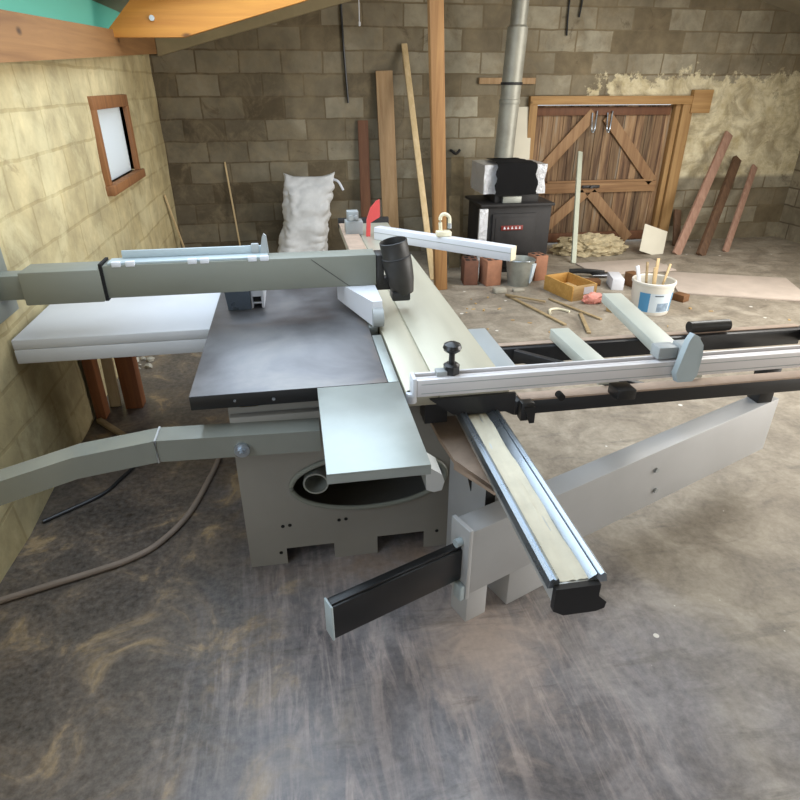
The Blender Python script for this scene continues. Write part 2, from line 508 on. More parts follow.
def prism(bm, pts, d):
    """polygon pushed along the vector d"""
    d = Vector(d)
    a = [bm.verts.new(Vector(p)) for p in pts]
    b = [bm.verts.new(Vector(p) + d) for p in pts]
    bm.faces.new(a)
    bm.faces.new(b[::-1])
    n = len(a)
    for k in range(n):
        bm.faces.new((a[k], b[k], b[(k + 1) % n], a[(k + 1) % n]))


def tube(bm, pts, r, seg=10, smooth=6):
    P = [Vector(p) for p in pts]
    if smooth > 1 and len(P) > 2:
        Q = []
        for k in range(len(P) - 1):
            p0, p1, p2, p3 = P[max(k - 1, 0)], P[k], P[k + 1], P[min(k + 2, len(P) - 1)]
            for s in range(smooth):
                u = s / smooth
                Q.append(0.5 * ((2 * p1) + (p2 - p0) * u + (2 * p0 - 5 * p1 + 4 * p2 - p3) * u * u + (3 * p1 - p0 - 3 * p2 + p3) * u ** 3))
        Q.append(P[-1])
        P = Q
    rings = []
    for k, p in enumerate(P):
        d = (P[min(k + 1, len(P) - 1)] - P[max(k - 1, 0)]).normalized()
        s = d.cross(Vector((0, 0, 1)))
        if s.length < 1e-4:
            s = d.cross(Vector((0, 1, 0)))
        s.normalize()
        u = s.cross(d)
        rings.append([bm.verts.new(p + r * (math.cos(2 * math.pi * j / seg) * s + math.sin(2 * math.pi * j / seg) * u)) for j in range(seg)])
    for a, b in zip(rings, rings[1:]):
        for j in range(seg):
            bm.faces.new((a[j], a[(j + 1) % seg], b[(j + 1) % seg], b[j]))
    bm.faces.new(rings[0][::-1])
    bm.faces.new(rings[-1])


def B(f=None):
    bm = bmesh.new()
    if f:
        f(bm)
    return bm


def finish(name, bm, mat, origin=(0, 0, 0), smooth=True):
    bmesh.ops.recalc_face_normals(bm, faces=bm.faces)
    o = Vector(origin)
    for v in bm.verts:
        v.co -= o
    me = bpy.data.meshes.new(name)
    bm.to_mesh(me)
    bm.free()
    for m in (mat if isinstance(mat, (list, tuple)) else [mat]):
        me.materials.append(m)
    if smooth:
        me.polygons.foreach_set('use_smooth', [True] * len(me.polygons))
        me.set_sharp_from_angle(angle=R(35))
    ob = bpy.data.objects.new(name, me)
    COL.objects.link(ob)
    return ob


def thing(name, label, cat, loc=(0, 0, 0), group=None):
    o = bpy.data.objects.new(name, None)
    o.empty_display_size = 0.1
    COL.objects.link(o)
    o.location = loc
    o['label'], o['category'] = label, cat
    if group:
        o['group'] = group
    return o


def root_of(p):
    while p.parent:
        p = p.parent
    return p


def part(parent, name, bm, mat, label=None):
    """bm is in world coordinates; the part becomes a child mesh of parent"""
    o = finish(name, bm, mat, root_of(parent).location)
    o.parent = parent
    if label:
        o['label'] = label
    return o


def single(name, bm, mat, label, cat, origin, group=None):
    o = finish(name, bm, mat, origin)
    o.location = origin
    o['label'], o['category'] = label, cat
    if group:
        o['group'] = group
    return o


def struct(name, bm, mat, parent=None):
    o = finish(name, bm, mat)
    if parent:
        o.parent = parent
    else:
        o['kind'] = 'structure'
    return o


# ------------------------------------------------------------------ the building
XL, XR, YB, YF = -1.37, 6.7, 7.6, -2.6
EAVE, TAN = 2.5, math.tan(R(14.4))
XM = (XL + XR) / 2
RIDGE = EAVE + (XM - XL) * TAN


def roof_z(x):
    return EAVE + (min(x - XL, XR - x)) * TAN


struct('floor', B(lambda b: box(b, (XL - 0.3, YF - 0.3, -0.15), (XR + 0.3, YB + 0.3, 0))), M['floor'])

# back wall, gable shaped, with a doorway
DX0, DX1, DZ = 2.95, 4.84, 1.69
bm = bmesh.new()
prism(bm, [(XL - 0.25, YB, 0), (DX0, YB, 0), (DX0, YB, roof_z(DX0)), (XM, YB, RIDGE), (XL - 0.25, YB, EAVE - 0.25 * TAN)] if DX0 > XM else
      [(XL - 0.25, YB, 0), (DX0, YB, 0), (DX0, YB, roof_z(DX0)), (XL - 0.25, YB, EAVE)], (0, 0.22, 0))
prism(bm, [(DX1, YB, 0), (XR + 0.25, YB, 0), (XR + 0.25, YB, EAVE - 0.25 * TAN), (DX1, YB, roof_z(DX1))], (0, 0.22, 0))
prism(bm, [(DX0, YB, DZ), (DX1, YB, DZ), (DX1, YB, roof_z(DX1)), (DX0, YB, roof_z(DX0))], (0, 0.22, 0))
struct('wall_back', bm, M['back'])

# left wall with the window opening
WY0, WY1, WZ0, WZ1 = 5.09, 6.02, 1.23, 1.745
bm = bmesh.new()
box(bm, (XL - 0.18, YF, 0), (XL, 0.25, 2.16))
box(bm, (XL - 0.18, 0.25, 0), (XL, 1.55, 1.0))
box(bm, (XL - 0.18, 0.25, 2.0), (XL, 1.55, 2.16))
box(bm, (XL - 0.18, 1.55, 0), (XL, WY0, 2.16))
box(bm, (XL - 0.18, WY1, 0), (XL, YB, 2.16))
box(bm, (XL - 0.18, WY0, 0), (XL, WY1, WZ0))
box(bm, (XL - 0.18, WY0, WZ1), (XL, WY1, 2.16))
box(bm, (XL - 0.18, YF, 2.16), (XL, 3.2, EAVE))
box(bm, (XL - 0.18, 7.3, 2.16), (XL, YB, EAVE))
bmesh.ops.subdivide_edges(bm, edges=bm.edges[:], cuts=14, use_grid_fill=True)
for v in bm.verts:   # lumpy hand-laid wall face
    if abs(v.co.x - XL) < 1e-4:
        v.co.x += 0.018 * noise.noise(Vector((0, v.co.y * 2.2, v.co.z * 2.6)))
struct('wall_left', bm, M['left'])

w = struct('window_1', B(lambda b: (box(b, (XL - 0.06, WY0 - 0.08, WZ1 - 0.005), (XL + 0.03, WY1 + 0.08, WZ1 + 0.085), 0.006),
                                     box(b, (XL - 0.06, WY0 - 0.08, WZ0 - 0.0), (XL + 0.03, WY0 + 0.0, WZ1), 0.006),
                                     box(b, (XL - 0.06, WY1 - 0.0, WZ0 - 0.0), (XL + 0.03, WY1 + 0.08, WZ1), 0.006))), M['wframe'])
struct('window_sill', B(lambda b: box(b, (XL - 0.12, WY0 - 0.1, WZ0 - 0.07), (XL + 0.06, WY1 + 0.1, WZ0), 0.008)), M['wframe'], w)
struct('pane', B(lambda b: box(b, (XL - 0.04, WY0, WZ0), (XL - 0.034, WY1, WZ1))), M['frost'], w)

w = struct('window_5', B(lambda b: (box(b, (XL - 0.1, 0.25, 1.0), (XL - 0.04, 0.3, 2.0)), box(b, (XL - 0.1, 1.5, 1.0), (XL - 0.04, 1.55, 2.0)), box(b, (XL - 0.1, 0.3, 1.0), (XL - 0.04, 1.5, 1.05)), box(b, (XL - 0.1, 0.3, 1.95), (XL - 0.04, 1.5, 2.0)))), M['wframe'])
struct('pane', B(lambda b: box(b, (XL - 0.08, 0.3, 1.05), (XL - 0.075, 1.5, 1.95))), M['glass'], w)

# right wall with the wide opening that lets the day in
bm = bmesh.new()
box(bm, (XR, YF, 0), (XR + 0.22, -0.6, EAVE))
box(bm, (XR, 3.8, 0), (XR + 0.22, YB, EAVE))
box(bm, (XR, -0.6, 2.2), (XR + 0.22, 3.8, EAVE))
struct('wall_right', bm, M['rightw'])
# wall behind the camera with an open doorway
bm = bmesh.new()
box(bm, (XL - 0.25, YF - 0.22, 0), (-1.0, YF, EAVE))
prism(bm, [(1.6, YF, 0), (XR + 0.2, YF, 0), (XR + 0.2, YF, EAVE), (XM, YF, RIDGE), (1.6, YF, roof_z(1.6))], (0, -0.22, 0))
prism(bm, [(-1.0, YF, 2.12), (1.6, YF, 2.12), (1.6, YF, roof_z(1.6)), (-1.0, YF, roof_z(-1.0))], (0, -0.22, 0))
struct('wall_front', bm, M['rightw'])


def roof_piece(bm, x0, x1, y0, y1, th=0.08):
    prism(bm, [(x0, y0, roof_z(x0)), (x1, y0, roof_z(x1)), (x1, y0, roof_z(x1) + th), (x0, y0, roof_z(x0) + th)], (0, y1 - y0, 0))


SKY = [(-1.2, 1.2, 1.4, 5.6), (3.4, 5.0, 3.0, 5.6)]          # roof lights above the saw and over the right side
bm = bmesh.new()
for x0, x1, y0, y1 in ((XL - 0.3, -1.2, YF - 0.3, YB + 0.3), (-1.2, 1.2, YF - 0.3, 1.4), (-1.2, 1.2, 5.6, YB + 0.3), (1.2, XM, YF - 0.3, YB + 0.3)):
    roof_piece(bm, x0, x1, y0, y1)
for x0, x1, y0, y1 in ((XM, 3.4, YF - 0.3, YB + 0.3), (3.4, 5.0, YF - 0.3, 3.0), (3.4, 5.0, 5.6, YB + 0.3), (5.0, XR + 0.3, YF - 0.3, YB + 0.3)):
    roof_piece(bm, x0, x1, y0, y1)
struct('ceiling', bm, M['ceil'])
for k, (x0, x1, y0, y1) in enumerate(SKY):
    struct('window_%d' % (k + 2), B(lambda b: roof_piece(b, x0, x1, y0, y1, 0.01)), M['glass'])
# green translucent strip in the top of the left wall
struct('window_4', B(lambda b: box(b, (XL - 0.06, 3.2, 2.16), (XL - 0.054, 7.3, 2.5))), M['sheet'])

# roof timbers: the deep orange rafter, the brown wall plate, the pale lining strip along the gable
YR = 5.75
bm = bmesh.new()
prism(bm, [(-1.365, YR, 2.228), (-0.98, YR, 2.232), (-0.75, YR, 2.236), (0.18, YR, 2.485), (XM, YR, RIDGE - 0.32), (XM, YR, RIDGE - 0.002),
           (-0.99, YR, roof_z(-0.99) - 0.003)], (0, 0.07, 0))
rf = struct('trim_1', bm, M['rafter'])
struct('bolt', B(lambda b: cyl(b, (-0.97, YR - 0.02, 2.36), (-0.97, YR + 0.001, 2.36), 0.02, seg=12)), M['zincb'], rf)
struct('trim_2', B(lambda b: prism(b, [(XL + 0.02, 3.2, 1.98), (XL + 0.02, 7.59, 2.19), (XL + 0.02, 7.59, 2.34), (XL + 0.02, 3.2, 2.2)], (0.075, 0, 0))), M['rafter2'])
bm = bmesh.new()
prism(bm, [(XL + 0.1, YB - 0.1, 2.165), (XM, YB - 0.1, 2.165 + (XM - XL - 0.1) * TAN), (XM, YB - 0.1, RIDGE - 0.003), (XL + 0.1, YB - 0.1, roof_z(XL + 0.1) - 0.003)], (0, 0.095, 0))
struct('trim_3', bm, M['lining'])

# ------------------------------------------------------------------ the barn door in the back wall
door = bpy.data.objects.new('door_1', None)
COL.objects.link(door)
door.location = (3.9, YB, 0)
door['kind'] = 'structure'
DY = YB + 0.06
bm = bmesh.new()
x = DX0 + 0.005
while x < DX1 - 0.02:
    wd = random.uniform(0.1, 0.16)
    x2 = min(x + wd, DX1 - 0.005)
    box(bm, (x + 0.003, DY + random.uniform(0, 0.006), 0.02), (x2 - 0.003, DY + 0.03, DZ - 0.01), 0.003)
    x = x2


def plank_mat():
    t = NT('weathered_door_planks')
    v = t.coord((9, 9, 0.55))
    f = t.noise(v, 1.5, 6, 0.65, 0.4)
    col = t.ramp(f, [(0.3, srgb(66, 50, 40)), (0.44, srgb(118, 92, 70)), (0.56, srgb(158, 130, 98)), (0.7, srgb(160, 150, 136))])
    w = t.n('ShaderNodeTexWhiteNoise', noise_dimensions='1D')
    sp = t.n('ShaderNodeSeparateXYZ')
    t.l(t.coord((7.7, 1, 1)), sp.inputs[0])
    t.l(t.math('FLOOR', sp.outputs[0]), w.inputs['W'])
    col = t.mix(1.0, col, t.ramp(w.outputs['Value'], [(0, (0.55, 0.55, 0.55, 1)), (1, (1.15, 1.1, 1.05, 1))]), 'MULTIPLY')
    t.set(col, 0.85)
    t.bump(f, 0.4, 0.006)
    return t.m


part(door, 'plank_panel', bm, plank_mat())
part(door, 'ledge', B(lambda b: box(b, (DX0 + 0.02, DY - 0.03, DZ - 0.12), (DX1 - 0.1, DY, DZ - 0.03), 0.004)), M['brownb'])
part(door, 'ledge', B(lambda b: box(b, (DX0 + 0.01, DY - 0.035, 0.66), (4.72, DY, 0.79), 0.005)), M['brace'])
part(door, 'ledge', B(lambda b: box(b, (3.2, DY - 0.05, 0.79), (4.6, DY - 0.02, 0.815), 0.003)), M['brace'])
part(door, 'ledge', B(lambda b: box(b, (DX0 + 0.02, DY - 0.03, 0.04), (DX1 - 0.03, DY, 0.15), 0.004)), M['brownb'])
for a, b_ in (((3.72, 1.6), (3.02, 0.84)), ((3.9, 1.56), (4.66, 0.78)), ((3.74, 0.66), (3.05, 0.06)), ((3.82, 0.66), (4.46, 0.05))):
    part(door, 'brace', B(lambda b: bar(b, (a[0], DY - 0.018, a[1]), (b_[0], DY - 0.018, b_[1]), 0.034, 0.135, 0.004)), M['brace2'])
for xx in (3.72, 3.92):
    part(door, 'hanging_hook', B(lambda b: (tube(b, [(xx - 0.03, DY - 0.05, 1.6), (xx - 0.02, DY - 0.06, 1.42), (xx, DY - 0.06, 1.38), (xx + 0.02, DY - 0.06, 1.42), (xx + 0.03, DY - 0.05, 1.62)], 0.008, 8),)), M['steel'])
part(door, 'latch', B(lambda b: (box(b, (3.68, DY - 0.06, 0.72), (3.92, DY - 0.035, 0.755), 0.005), cyl(b, (3.8, DY - 0.08, 0.735), (3.8, DY - 0.03, 0.735), 0.018))), M['blk'])
part(door, 'door_frame', B(lambda b: (box(b, (DX1, YB - 0.06, 0), (DX1 + 0.14, YB + 0.02, DZ), 0.005), box(b, (DX1 - 0.07, YB - 0.02, 0), (DX1 - 0.005, YB + 0.06, DZ - 0.0), 0.004))), M['dframe'])
part(door, 'door_frame', B(lambda b: box(b, (DX0 - 0.1, YB - 0.06, 0), (DX0, YB + 0.02, DZ), 0.005)), M['dframe'])
part(door, 'lintel', B(lambda b: (box(b, (DX0 - 0.1, YB - 0.07, DZ), (DX1 + 0.14, YB + 0.02, DZ + 0.095), 0.006), box(b, (DX1 + 0.1, YB - 0.08, DZ - 0.1), (DX1 + 0.36, YB - 0.005, DZ + 0.16), 0.006))), M['dframeh'])

# ------------------------------------------------------------------ the panel saw
saw = thing('panel_saw', 'grey sliding-table panel saw with dark iron top standing on the concrete floor', 'saw', (0.15, 2.6, 0))
# cabinet: hollow body with an oval opening and two notches under the front panel
CX0, CX1, CY0, CY1, CZ = -0.31, 0.60, 2.10, 3.30, 0.84
OX, OZ, OA, OB = 0.228, 0.41, 0.33, 0.138


def front_panel(bm, y0, y1):
    N = 96
    out = [(CX0, 0.0), (-0.15, 0.0), (-0.15, 0.085), (0.06, 0.085), (0.06, 0.0), (0.255, 0.0), (0.255, 0.095), (0.47, 0.095), (0.47, 0.0), (CX1, 0.0), (CX1, CZ), (CX0, CZ)]
    for y in (y0, y1):
        o = [bm.verts.new((p[0], y, p[1])) for p in out]
        i = [bm.verts.new((OX + OA * math.cos(2 * math.pi * k / N), y, OZ + OB * math.sin(2 * math.pi * k / N))) for k in range(N)]
        es = [bm.edges.new((o[k], o[(k + 1) % len(o)])) for k in range(len(o))] + [bm.edges.new((i[k], i[(k + 1) % N])) for k in range(N)]
        bmesh.ops.triangle_fill(bm, use_beauty=True, use_dissolve=False, edges=es)
        if y == y0:
            o0, i0 = o, i
    for a, b in ((o0, o), (i0, i)):
        n = len(a)
        for k in range(n):
            bm.faces.new((a[k], a[(k + 1) % n], b[(k + 1) % n], b[k]))


bm = bmesh.new()
front_panel(bm, CY0, CY0 + 0.006)
box(bm, (CX0, CY0 + 0.006, 0), (CX0 + 0.005, CY1, CZ))
box(bm, (CX1 - 0.005, CY0 + 0.006, 0), (CX1, CY1, CZ))
box(bm, (CX0, CY1 - 0.005, 0), (CX1, CY1, CZ))
box(bm, (CX0 + 0.005, CY0 + 0.006, 0.1), (CX1 - 0.005, CY1 - 0.005, 0.105))
cabinet = part(saw, 'cabinet', bm, M['cab'])
bm = bmesh.new()
N = 64
tube(bm, [(OX + OA * math.cos(2 * math.pi * k / N), CY0 - 0.006, OZ + OB * math.sin(2 * math.pi * k / N)) for k in range(N + 1)], 0.011, 10, 1)
part(cabinet, 'opening_rim', bm, M['grn'])
part(cabinet, 'dust_pipe', B(lambda b: lathe(b, [(0.046, 0), (0.053, 0), (0.053, 0.3), (0.046, 0.3), (0.046, 0.0)], (-0.0, 2.085, 0.425), (0.08, 1, 0.05))), M['zinc'], 'grey metal dust pipe stub in the oval opening')
part(cabinet, 'motor', B(lambda b: (cyl(b, (0.22, 2.5, 0.4), (0.22, 2.95, 0.4), 0.12), cyl(b, (0.34, 2.4, 0.42), (0.34, 2.48, 0.42), 0.1), cyl(b, (0.2, 2.42, 0.5), (0.2, 2.46, 0.5), 0.05))), M['dark'])
for hx, hz in ((-0.155, 0.21), (-0.125, 0.212), (0.088, 0.212), (0.118, 0.214), (-0.175, 0.065), (0.53, 0.09)):
    part(cabinet, 'bolt_hole', B(lambda b: cyl(b, (hx, CY0 - 0.002, hz), (hx, CY0 + 0.001, hz), 0.008, seg=14)), M['dark'])
# cast iron top
top = part(saw, 'table_top', B(lambda b: box(b, (-0.43, 2.03, 0.842), (0.30, 3.95, 0.9), 0.003)), [M['edge'], M['top']])
for p in top.data.polygons:
    p.material_index = 1 if p.normal.z > 0.5 else 0
part(top, 'edge_screw', B(lambda b: cyl(b, (-0.13, 2.026, 0.866), (-0.13, 2.035, 0.866), 0.006, seg=12)), M['steel'])
part(top, 'edge_screw', B(lambda b: cyl(b, (-0.27, 2.026, 0.87), (-0.27, 2.035, 0.87), 0.005, seg=12)), M['steel'])
part(saw, 'table_edge_strip', B(lambda b: (box(b, (0.302, 2.03, 0.86), (0.343, 2.52, 0.9), 0.002), box(b, (0.302, 2.62, 0.86), (0.343, 3.95, 0.9), 0.002))), M['plate'], 'light ground strip beside the blade slot')
part(saw, 'outfeed_plate', B(lambda b: box(b, (0.348, 4.02, 0.9005), (0.468, 4.97, 0.91), 0.002)), M['dust'], 'dusty plate over the far end of the sliding table')
part(saw, 'mount_block', B(lambda b: (box(b, (-0.27, 2.1, 0.80), (-0.19, 2.2, 0.845), 0.004), cyl(b, (-0.235, 2.13, 0.70), (-0.235, 2.13, 0.80), 0.006, seg=10))), M['boxw'], 'light wooden packer under the iron top')
# steel extension plate in front of the top
ext = part(saw, 'extension_plate', B(lambda b: (box(b, (0.033, 1.455, 0.894), (0.343, 2.025, 0.9), 0.001), box(b, (0.033, 1.455, 0.865), (0.343, 1.46, 0.894)), box(b, (0.033, 1.46, 0.865), (0.038, 2.025, 0.894)))), M['plate'])
part(ext, 'rounded_end_bracket', B(lambda b: prism(b, [(0.336, 1.5, 0.862), (0.340, 1.5, 0.775), (0.365, 1.5, 0.763), (0.39, 1.5, 0.768), (0.398, 1.5, 0.80), (0.39, 1.5, 0.826), (0.37, 1.5, 0.842), (0.343, 1.5, 0.862)], (0, 0.10, 0))), M['alu'])
part(ext, 'support_rib', B(lambda b: box(b, (0.06, 1.7, 0.80), (0.3, 2.09, 0.85), 0.004)), M['blk'])
# bent tube on the left of the cabinet front
arm = part(saw, 'side_support_tube', B(lambda b: (prism(b, [(0.03, 1.965, 0.75), (-0.56, 1.965, 0.765), (-0.85, 1.965, 0.725), (-1.3, 1.965, 0.60), (-1.3, 1.965, 0.50), (-0.85, 1.965, 0.635), (-0.56, 1.965, 0.675), (0.03, 1.965, 0.66)], (0, 0.1, 0)),)), M['tubep'])
bm = bmesh.new()
part(arm, 'weld_seam', B(lambda b: tube(b, [(-0.56, 1.962, 0.675), (-0.56, 1.962, 0.766), (-0.56, 2.066, 0.766)], 0.004, 8, 1)), M['beam'])
part(arm, 'bolt', B(lambda b: (cyl(b, (-0.26, 1.95, 0.70), (-0.26, 1.966, 0.70), 0.028, seg=24), cyl(b, (-0.26, 1.936, 0.70), (-0.26, 1.951, 0.70), 0.017, seg=6), cyl(b, (-0.26, 1.922, 0.70), (-0.26, 1.937, 0.70), 0.009, seg=14))), M['steel'])
part(saw, 'tube_mount', B(lambda b: box(b, (-0.305, 2.065, 0.62), (0.05, 2.1, 0.78), 0.004)), M['cab'])
# guide rail
RX0, RX1, RZ = 0.555, 0.715, 0.80
rail = part(saw, 'guide_rail', B(lambda b: (box(b, (RX0 + 0.028, 1.04, 0.70), (RX1 - 0.028, 4.95, 0.785), 0.004),)), M['alu'])
for s, x0 in ((1, RX0), (-1, RX1)):
    part(rail, 'rail_lip', B(lambda b: prism(b, [(x0, 1.04, 0.775), (x0 + s * 0.004, 1.04, 0.80), (x0 + s * 0.012, 1.04, 0.806), (x0 + s * 0.020, 1.04, 0.80), (x0 + s * 0.026, 1.04, 0.806), (x0 + s * 0.029, 1.04, 0.80), (x0 + s * 0.031, 1.04, 0.785), (x0 + s * 0.03, 1.04, 0.775)], (0, 3.91, 0))), M['steel'])
bm = bmesh.new()
nx, ny = 8, 40
g = [[bm.verts.new((RX0 + 0.026 + (RX1 - RX0 - 0.076) * i / nx, 1.045 + 2.0 * j / ny, 0.788 + 0.006 * noise.noise(Vector((i * 0.9, j * 0.35, 0))))) for i in range(nx + 1)] for j in range(ny + 1)]
for j in range(ny):
    for i in range(nx):
        bm.faces.new((g[j][i], g[j][i + 1], g[j + 1][i + 1], g[j + 1][i]))
part(rail, 'sawdust', bm, M['rsd'], 'cream layer of fine sawdust in the rail channel')
part(rail, 'rail_flank', B(lambda b: prism(b, [(RX1 - 0.052, 1.041, 0.787), (RX1 - 0.048, 1.041, 0.791), (RX1 - 0.030, 1.041, 0.804), (RX1 - 0.030, 1.041, 0.787)], (0, 3.9, 0))), M['steel'])
part(rail, 'end_cap', B(lambda b: prism(b, [(0.57, 1.022, 0.785), (0.69, 1.022, 0.785), (0.69, 1.022, 0.745), (0.715, 1.022, 0.72), (0.712, 1.022, 0.70), (0.69, 1.022, 0.692), (0.60, 1.022, 0.692), (0.57, 1.022, 0.712)], (0, 0.018, 0))), M['blkp'])
# column, bracket and pivot foot under the rail
BD = Vector((0.927, 0.375, 0)).normalized()
BNv = Vector((-BD.y, BD.x, 0))
bm = bmesh.new()
box(bm, (0, 0, 0), (0.11, 0.24, 0.665), 0.004, frame((0.645, 1.80, 0), BD))
column = part(saw, 'support_column', bm, M['beam'])
bm = bmesh.new()
mf = frame((0.645, 1.80, 0), BD)
prism(bm, [mf @ Vector((-0.003, 0.17, 0.63)), mf @ Vector((-0.003, 0.09, 0.63)), mf @ Vector((-0.003, 0.09, 0.46))], mf.to_3x3() @ Vector((0.004, 0, 0)))
part(column, 'gusset_slot', bm, M['dark'])
part(column, 'corner_strip', B(lambda b: box(b, (0.0, -0.004, 0.3), (0.045, 0.002, 0.66), 0, mf)), M['dark'])
part(saw, 'rail_bracket', B(lambda b: (prism(b, [(0.48, 2.095, 0.69), (0.485, 1.95, 0.69), (0.505, 1.78, 0.688), (0.60, 1.59, 0.685), (0.70, 1.59, 0.685), (0.70, 2.095, 0.69)], (0, 0, -0.018)), prism(b, [(0.505, 1.78, 0.688), (0.60, 1.59, 0.685), (0.60, 1.59, 0.655), (0.505, 1.78, 0.645)], (0.008, 0.004, 0)))), M['dust'], 'sawdust-covered bracket between cabinet and rail')
part(saw, 'pivot_foot', B(lambda b: box(b, (0, 0, 0), (0.24, 0.26, 0.36), 0.003, frame((0.735, 1.70, 0), BD))), M['beam'])
part(saw, 'foot_block', B(lambda b: box(b, (0, 0, 0), (0.10, 0.10, 0.205), 0.003, frame((0.545, 1.64, 0), BD))), M['beam'])
# swinging beam with the black inner bar
b0 = Vector((0.534, 1.592, 0.2))
swing = part(saw, 'swing_beam', B(lambda b: box(b, (0, 0.0, 0), (1.95, 0.10, 0.30), 0.006, frame(b0, BD))), M['beam'])
part(swing, 'end_flange', B(lambda b: box(b, (-0.018, -0.004, -0.015), (0.0, 0.104, 0.312), 0.003, frame(b0, BD))), M['beam'])
part(swing, 'inner_bar', B(lambda b: (box(b, (-0.54, 0.028, 0.065), (-0.018, 0.078, 0.21), 0.006, frame(b0, BD)), box(b, (-0.54, 0.036, 0.21), (-0.018, 0.046, 0.218), 0.002, frame(b0, BD)))), M['blkp'])
part(swing, 'bar_end_cap', B(lambda b: box(b, (-0.548, 0.026, 0.063), (-0.54, 0.08, 0.213), 0.002, frame(b0, BD))), M['bluep'])
part(swing, 'lock_screw', B(lambda b: cyl(b, frame(b0, BD) @ Vector((-0.045, 0.04, 0.24)), frame(b0, BD) @ Vector((-0.017, 0.04, 0.24)), 0.016, seg=14)), M['bluep'])
part(swing, 'flange_lug', B(lambda b: box(b, (-0.04, 0.0, -0.015), (-0.018, 0.045, 0.055), 0.004, frame(b0, BD))), M['bluep'])
for t_, z_ in ((1.02, 0.2), (1.05, 0.08)):
    part(swing, 'beam_bolt', B(lambda b: cyl(b, frame(b0, BD) @ Vector((t_, -0.01, z_)), frame(b0, BD) @ Vector((t_, 0.004, z_)), 0.012, seg=12)), M['greyp'])
pe = frame(b0, BD) @ Vector((1.85, 0.05, 0))
part(swing, 'upright_roller_post', B(lambda b: (box(b, (pe.x - 0.04, pe.y - 0.04, 0.50), (pe.x + 0.04, pe.y + 0.04, 0.70), 0.004), cyl(b, (pe.x, pe.y - 0.05, 0.71), (pe.x, pe.y + 0.05, 0.71), 0.025))), M['blk'])
# sliding table
slide = part(saw, 'sliding_table', B(lambda b: (box(b, (0.352, 1.93, 0.84), (0.472, 5.0, 0.9), 0.004), box(b, (0.480, 1.93, 0.84), (0.75, 5.0, 0.9), 0.004), box(b, (0.47, 1.94, 0.84), (0.482, 4.99, 0.89)), box(b, (0.60, 2.0, 0.807), (0.67, 4.9, 0.84)))), M['slide'])
part(slide, 'corner_cap', B(lambda b: cyl(b, (0.372, 1.928, 0.862), (0.372, 1.928, 0.9), 0.02, seg=20)), M['whtp'])
part(slide, 'end_plate', B(lambda b: (prism(b, [(0.44, 1.955, 0.838), (0.775, 1.955, 0.838), (0.775, 1.955, 0.815), (0.535, 1.955, 0.815), ], (0, 0.03, 0)), prism(b, [(0.44, 1.915, 0.87), (0.772, 1.915, 0.87), (0.772, 1.915, 0.775), (0.735, 1.915, 0.795), (0.55, 1.915, 0.795), (0.53, 1.915, 0.80), ], (0, 0.015, 0)))), M['blk'])
part(slide, 'side_pad', B(lambda b: box(b, (0.752, 2.1, 0.85), (0.845, 2.56, 0.885), 0.004)), M['greyp'])
part(slide, 'end_stop', B(lambda b: box(b, (0.345, 4.99, 0.86), (0.76, 5.04, 0.94), 0.004)), M['blk'])
part(slide, 'side_skirt', B(lambda b: box(b, (0.44, 2.0, 0.72), (0.53, 2.09, 0.84))), M['blk'])
# riving knife with its red guard and grey block at the far end of the blade line
part(saw, 'riving_block', B(lambda b: (box(b, (0.37, 4.56, 0.9), (0.50, 4.68, 1.0), 0.006), box(b, (0.385, 4.58, 1.0), (0.47, 4.66, 1.07), 0.006), cyl(b, (0.41, 4.56, 1.03), (0.41, 4.54, 1.03), 0.02, seg=12), cyl(b, (0.45, 4.57, 1.03), (0.45, 4.55, 1.03), 0.014, seg=12))), M['greyp'])

# ------------------------------------------------------------------ overhead guard
ov = thing('overhead_saw_guard', 'grey-green overhead guard arm with black dust nozzle and white hood above the saw', 'saw guard', (-0.3, 2.9, 1.03))
part(ov, 'wall_bracket', B(lambda b: (box(b, (-1.352, 2.80, 0.95), (-1.335, 3.02, 1.25), 0.004), box(b, (-1.335, 2.86, 1.04), (-1.22, 2.96, 1.15), 0.004))), M['grn'])
part(ov, 'sleeve', B(lambda b: (box(b, (-1.22, 2.83, 1.02), (-0.885, 2.99, 1.17), 0.006),)), M['grn'])
arm = part(ov, 'guard_arm', B(lambda b: box(b, (-0.872, 2.85, 1.03), (0.37, 2.97, 1.18), 0.004)), M['grn'])
part(arm, 'arm_end', B(lambda b: box(b, (0.372, 2.855, 1.03), (0.41, 2.965, 1.175), 0.004)), M['duct'])
part(arm, 'arm_seam', B(lambda b: box(b, (-0.885, 2.845, 1.02), (-0.872, 2.975, 1.19))), M['dark'])
part(arm, 'cover_joint', B(lambda b: bar(b, (0.06, 2.8498, 1.17), (0.24, 2.8498, 1.03), 0.0016, 0.0025)), M['duct'])
tray = part(ov, 'cable_tray', B(lambda b: (box(b, (-0.85, 2.86, 1.18), (-0.14, 2.95, 1.19), 0.002), box(b, (-0.80, 2.935, 1.19), (-0.14, 2.95, 1.225), 0.003))), M['bluep'])
for xx in (-0.83, -0.77, -0.50, -0.445, -0.23, -0.175):
    part(tray, 'clip', B(lambda b: box(b, (xx, 2.848, 1.172), (xx + 0.04, 2.868, 1.196), 0.003)), M['whtp'])
part(tray, 'upright_tab', B(lambda b: (prism(b, [(-0.175, 2.93, 1.19), (-0.135, 2.93, 1.19), (-0.14, 2.93, 1.27), (-0.152, 2.93, 1.28), (-0.162, 2.93, 1.26)], (0, 0.02, 0)), box(b, (-0.215, 2.93, 1.19), (-0.18, 2.95, 1.235), 0.004))), M['greyp'])
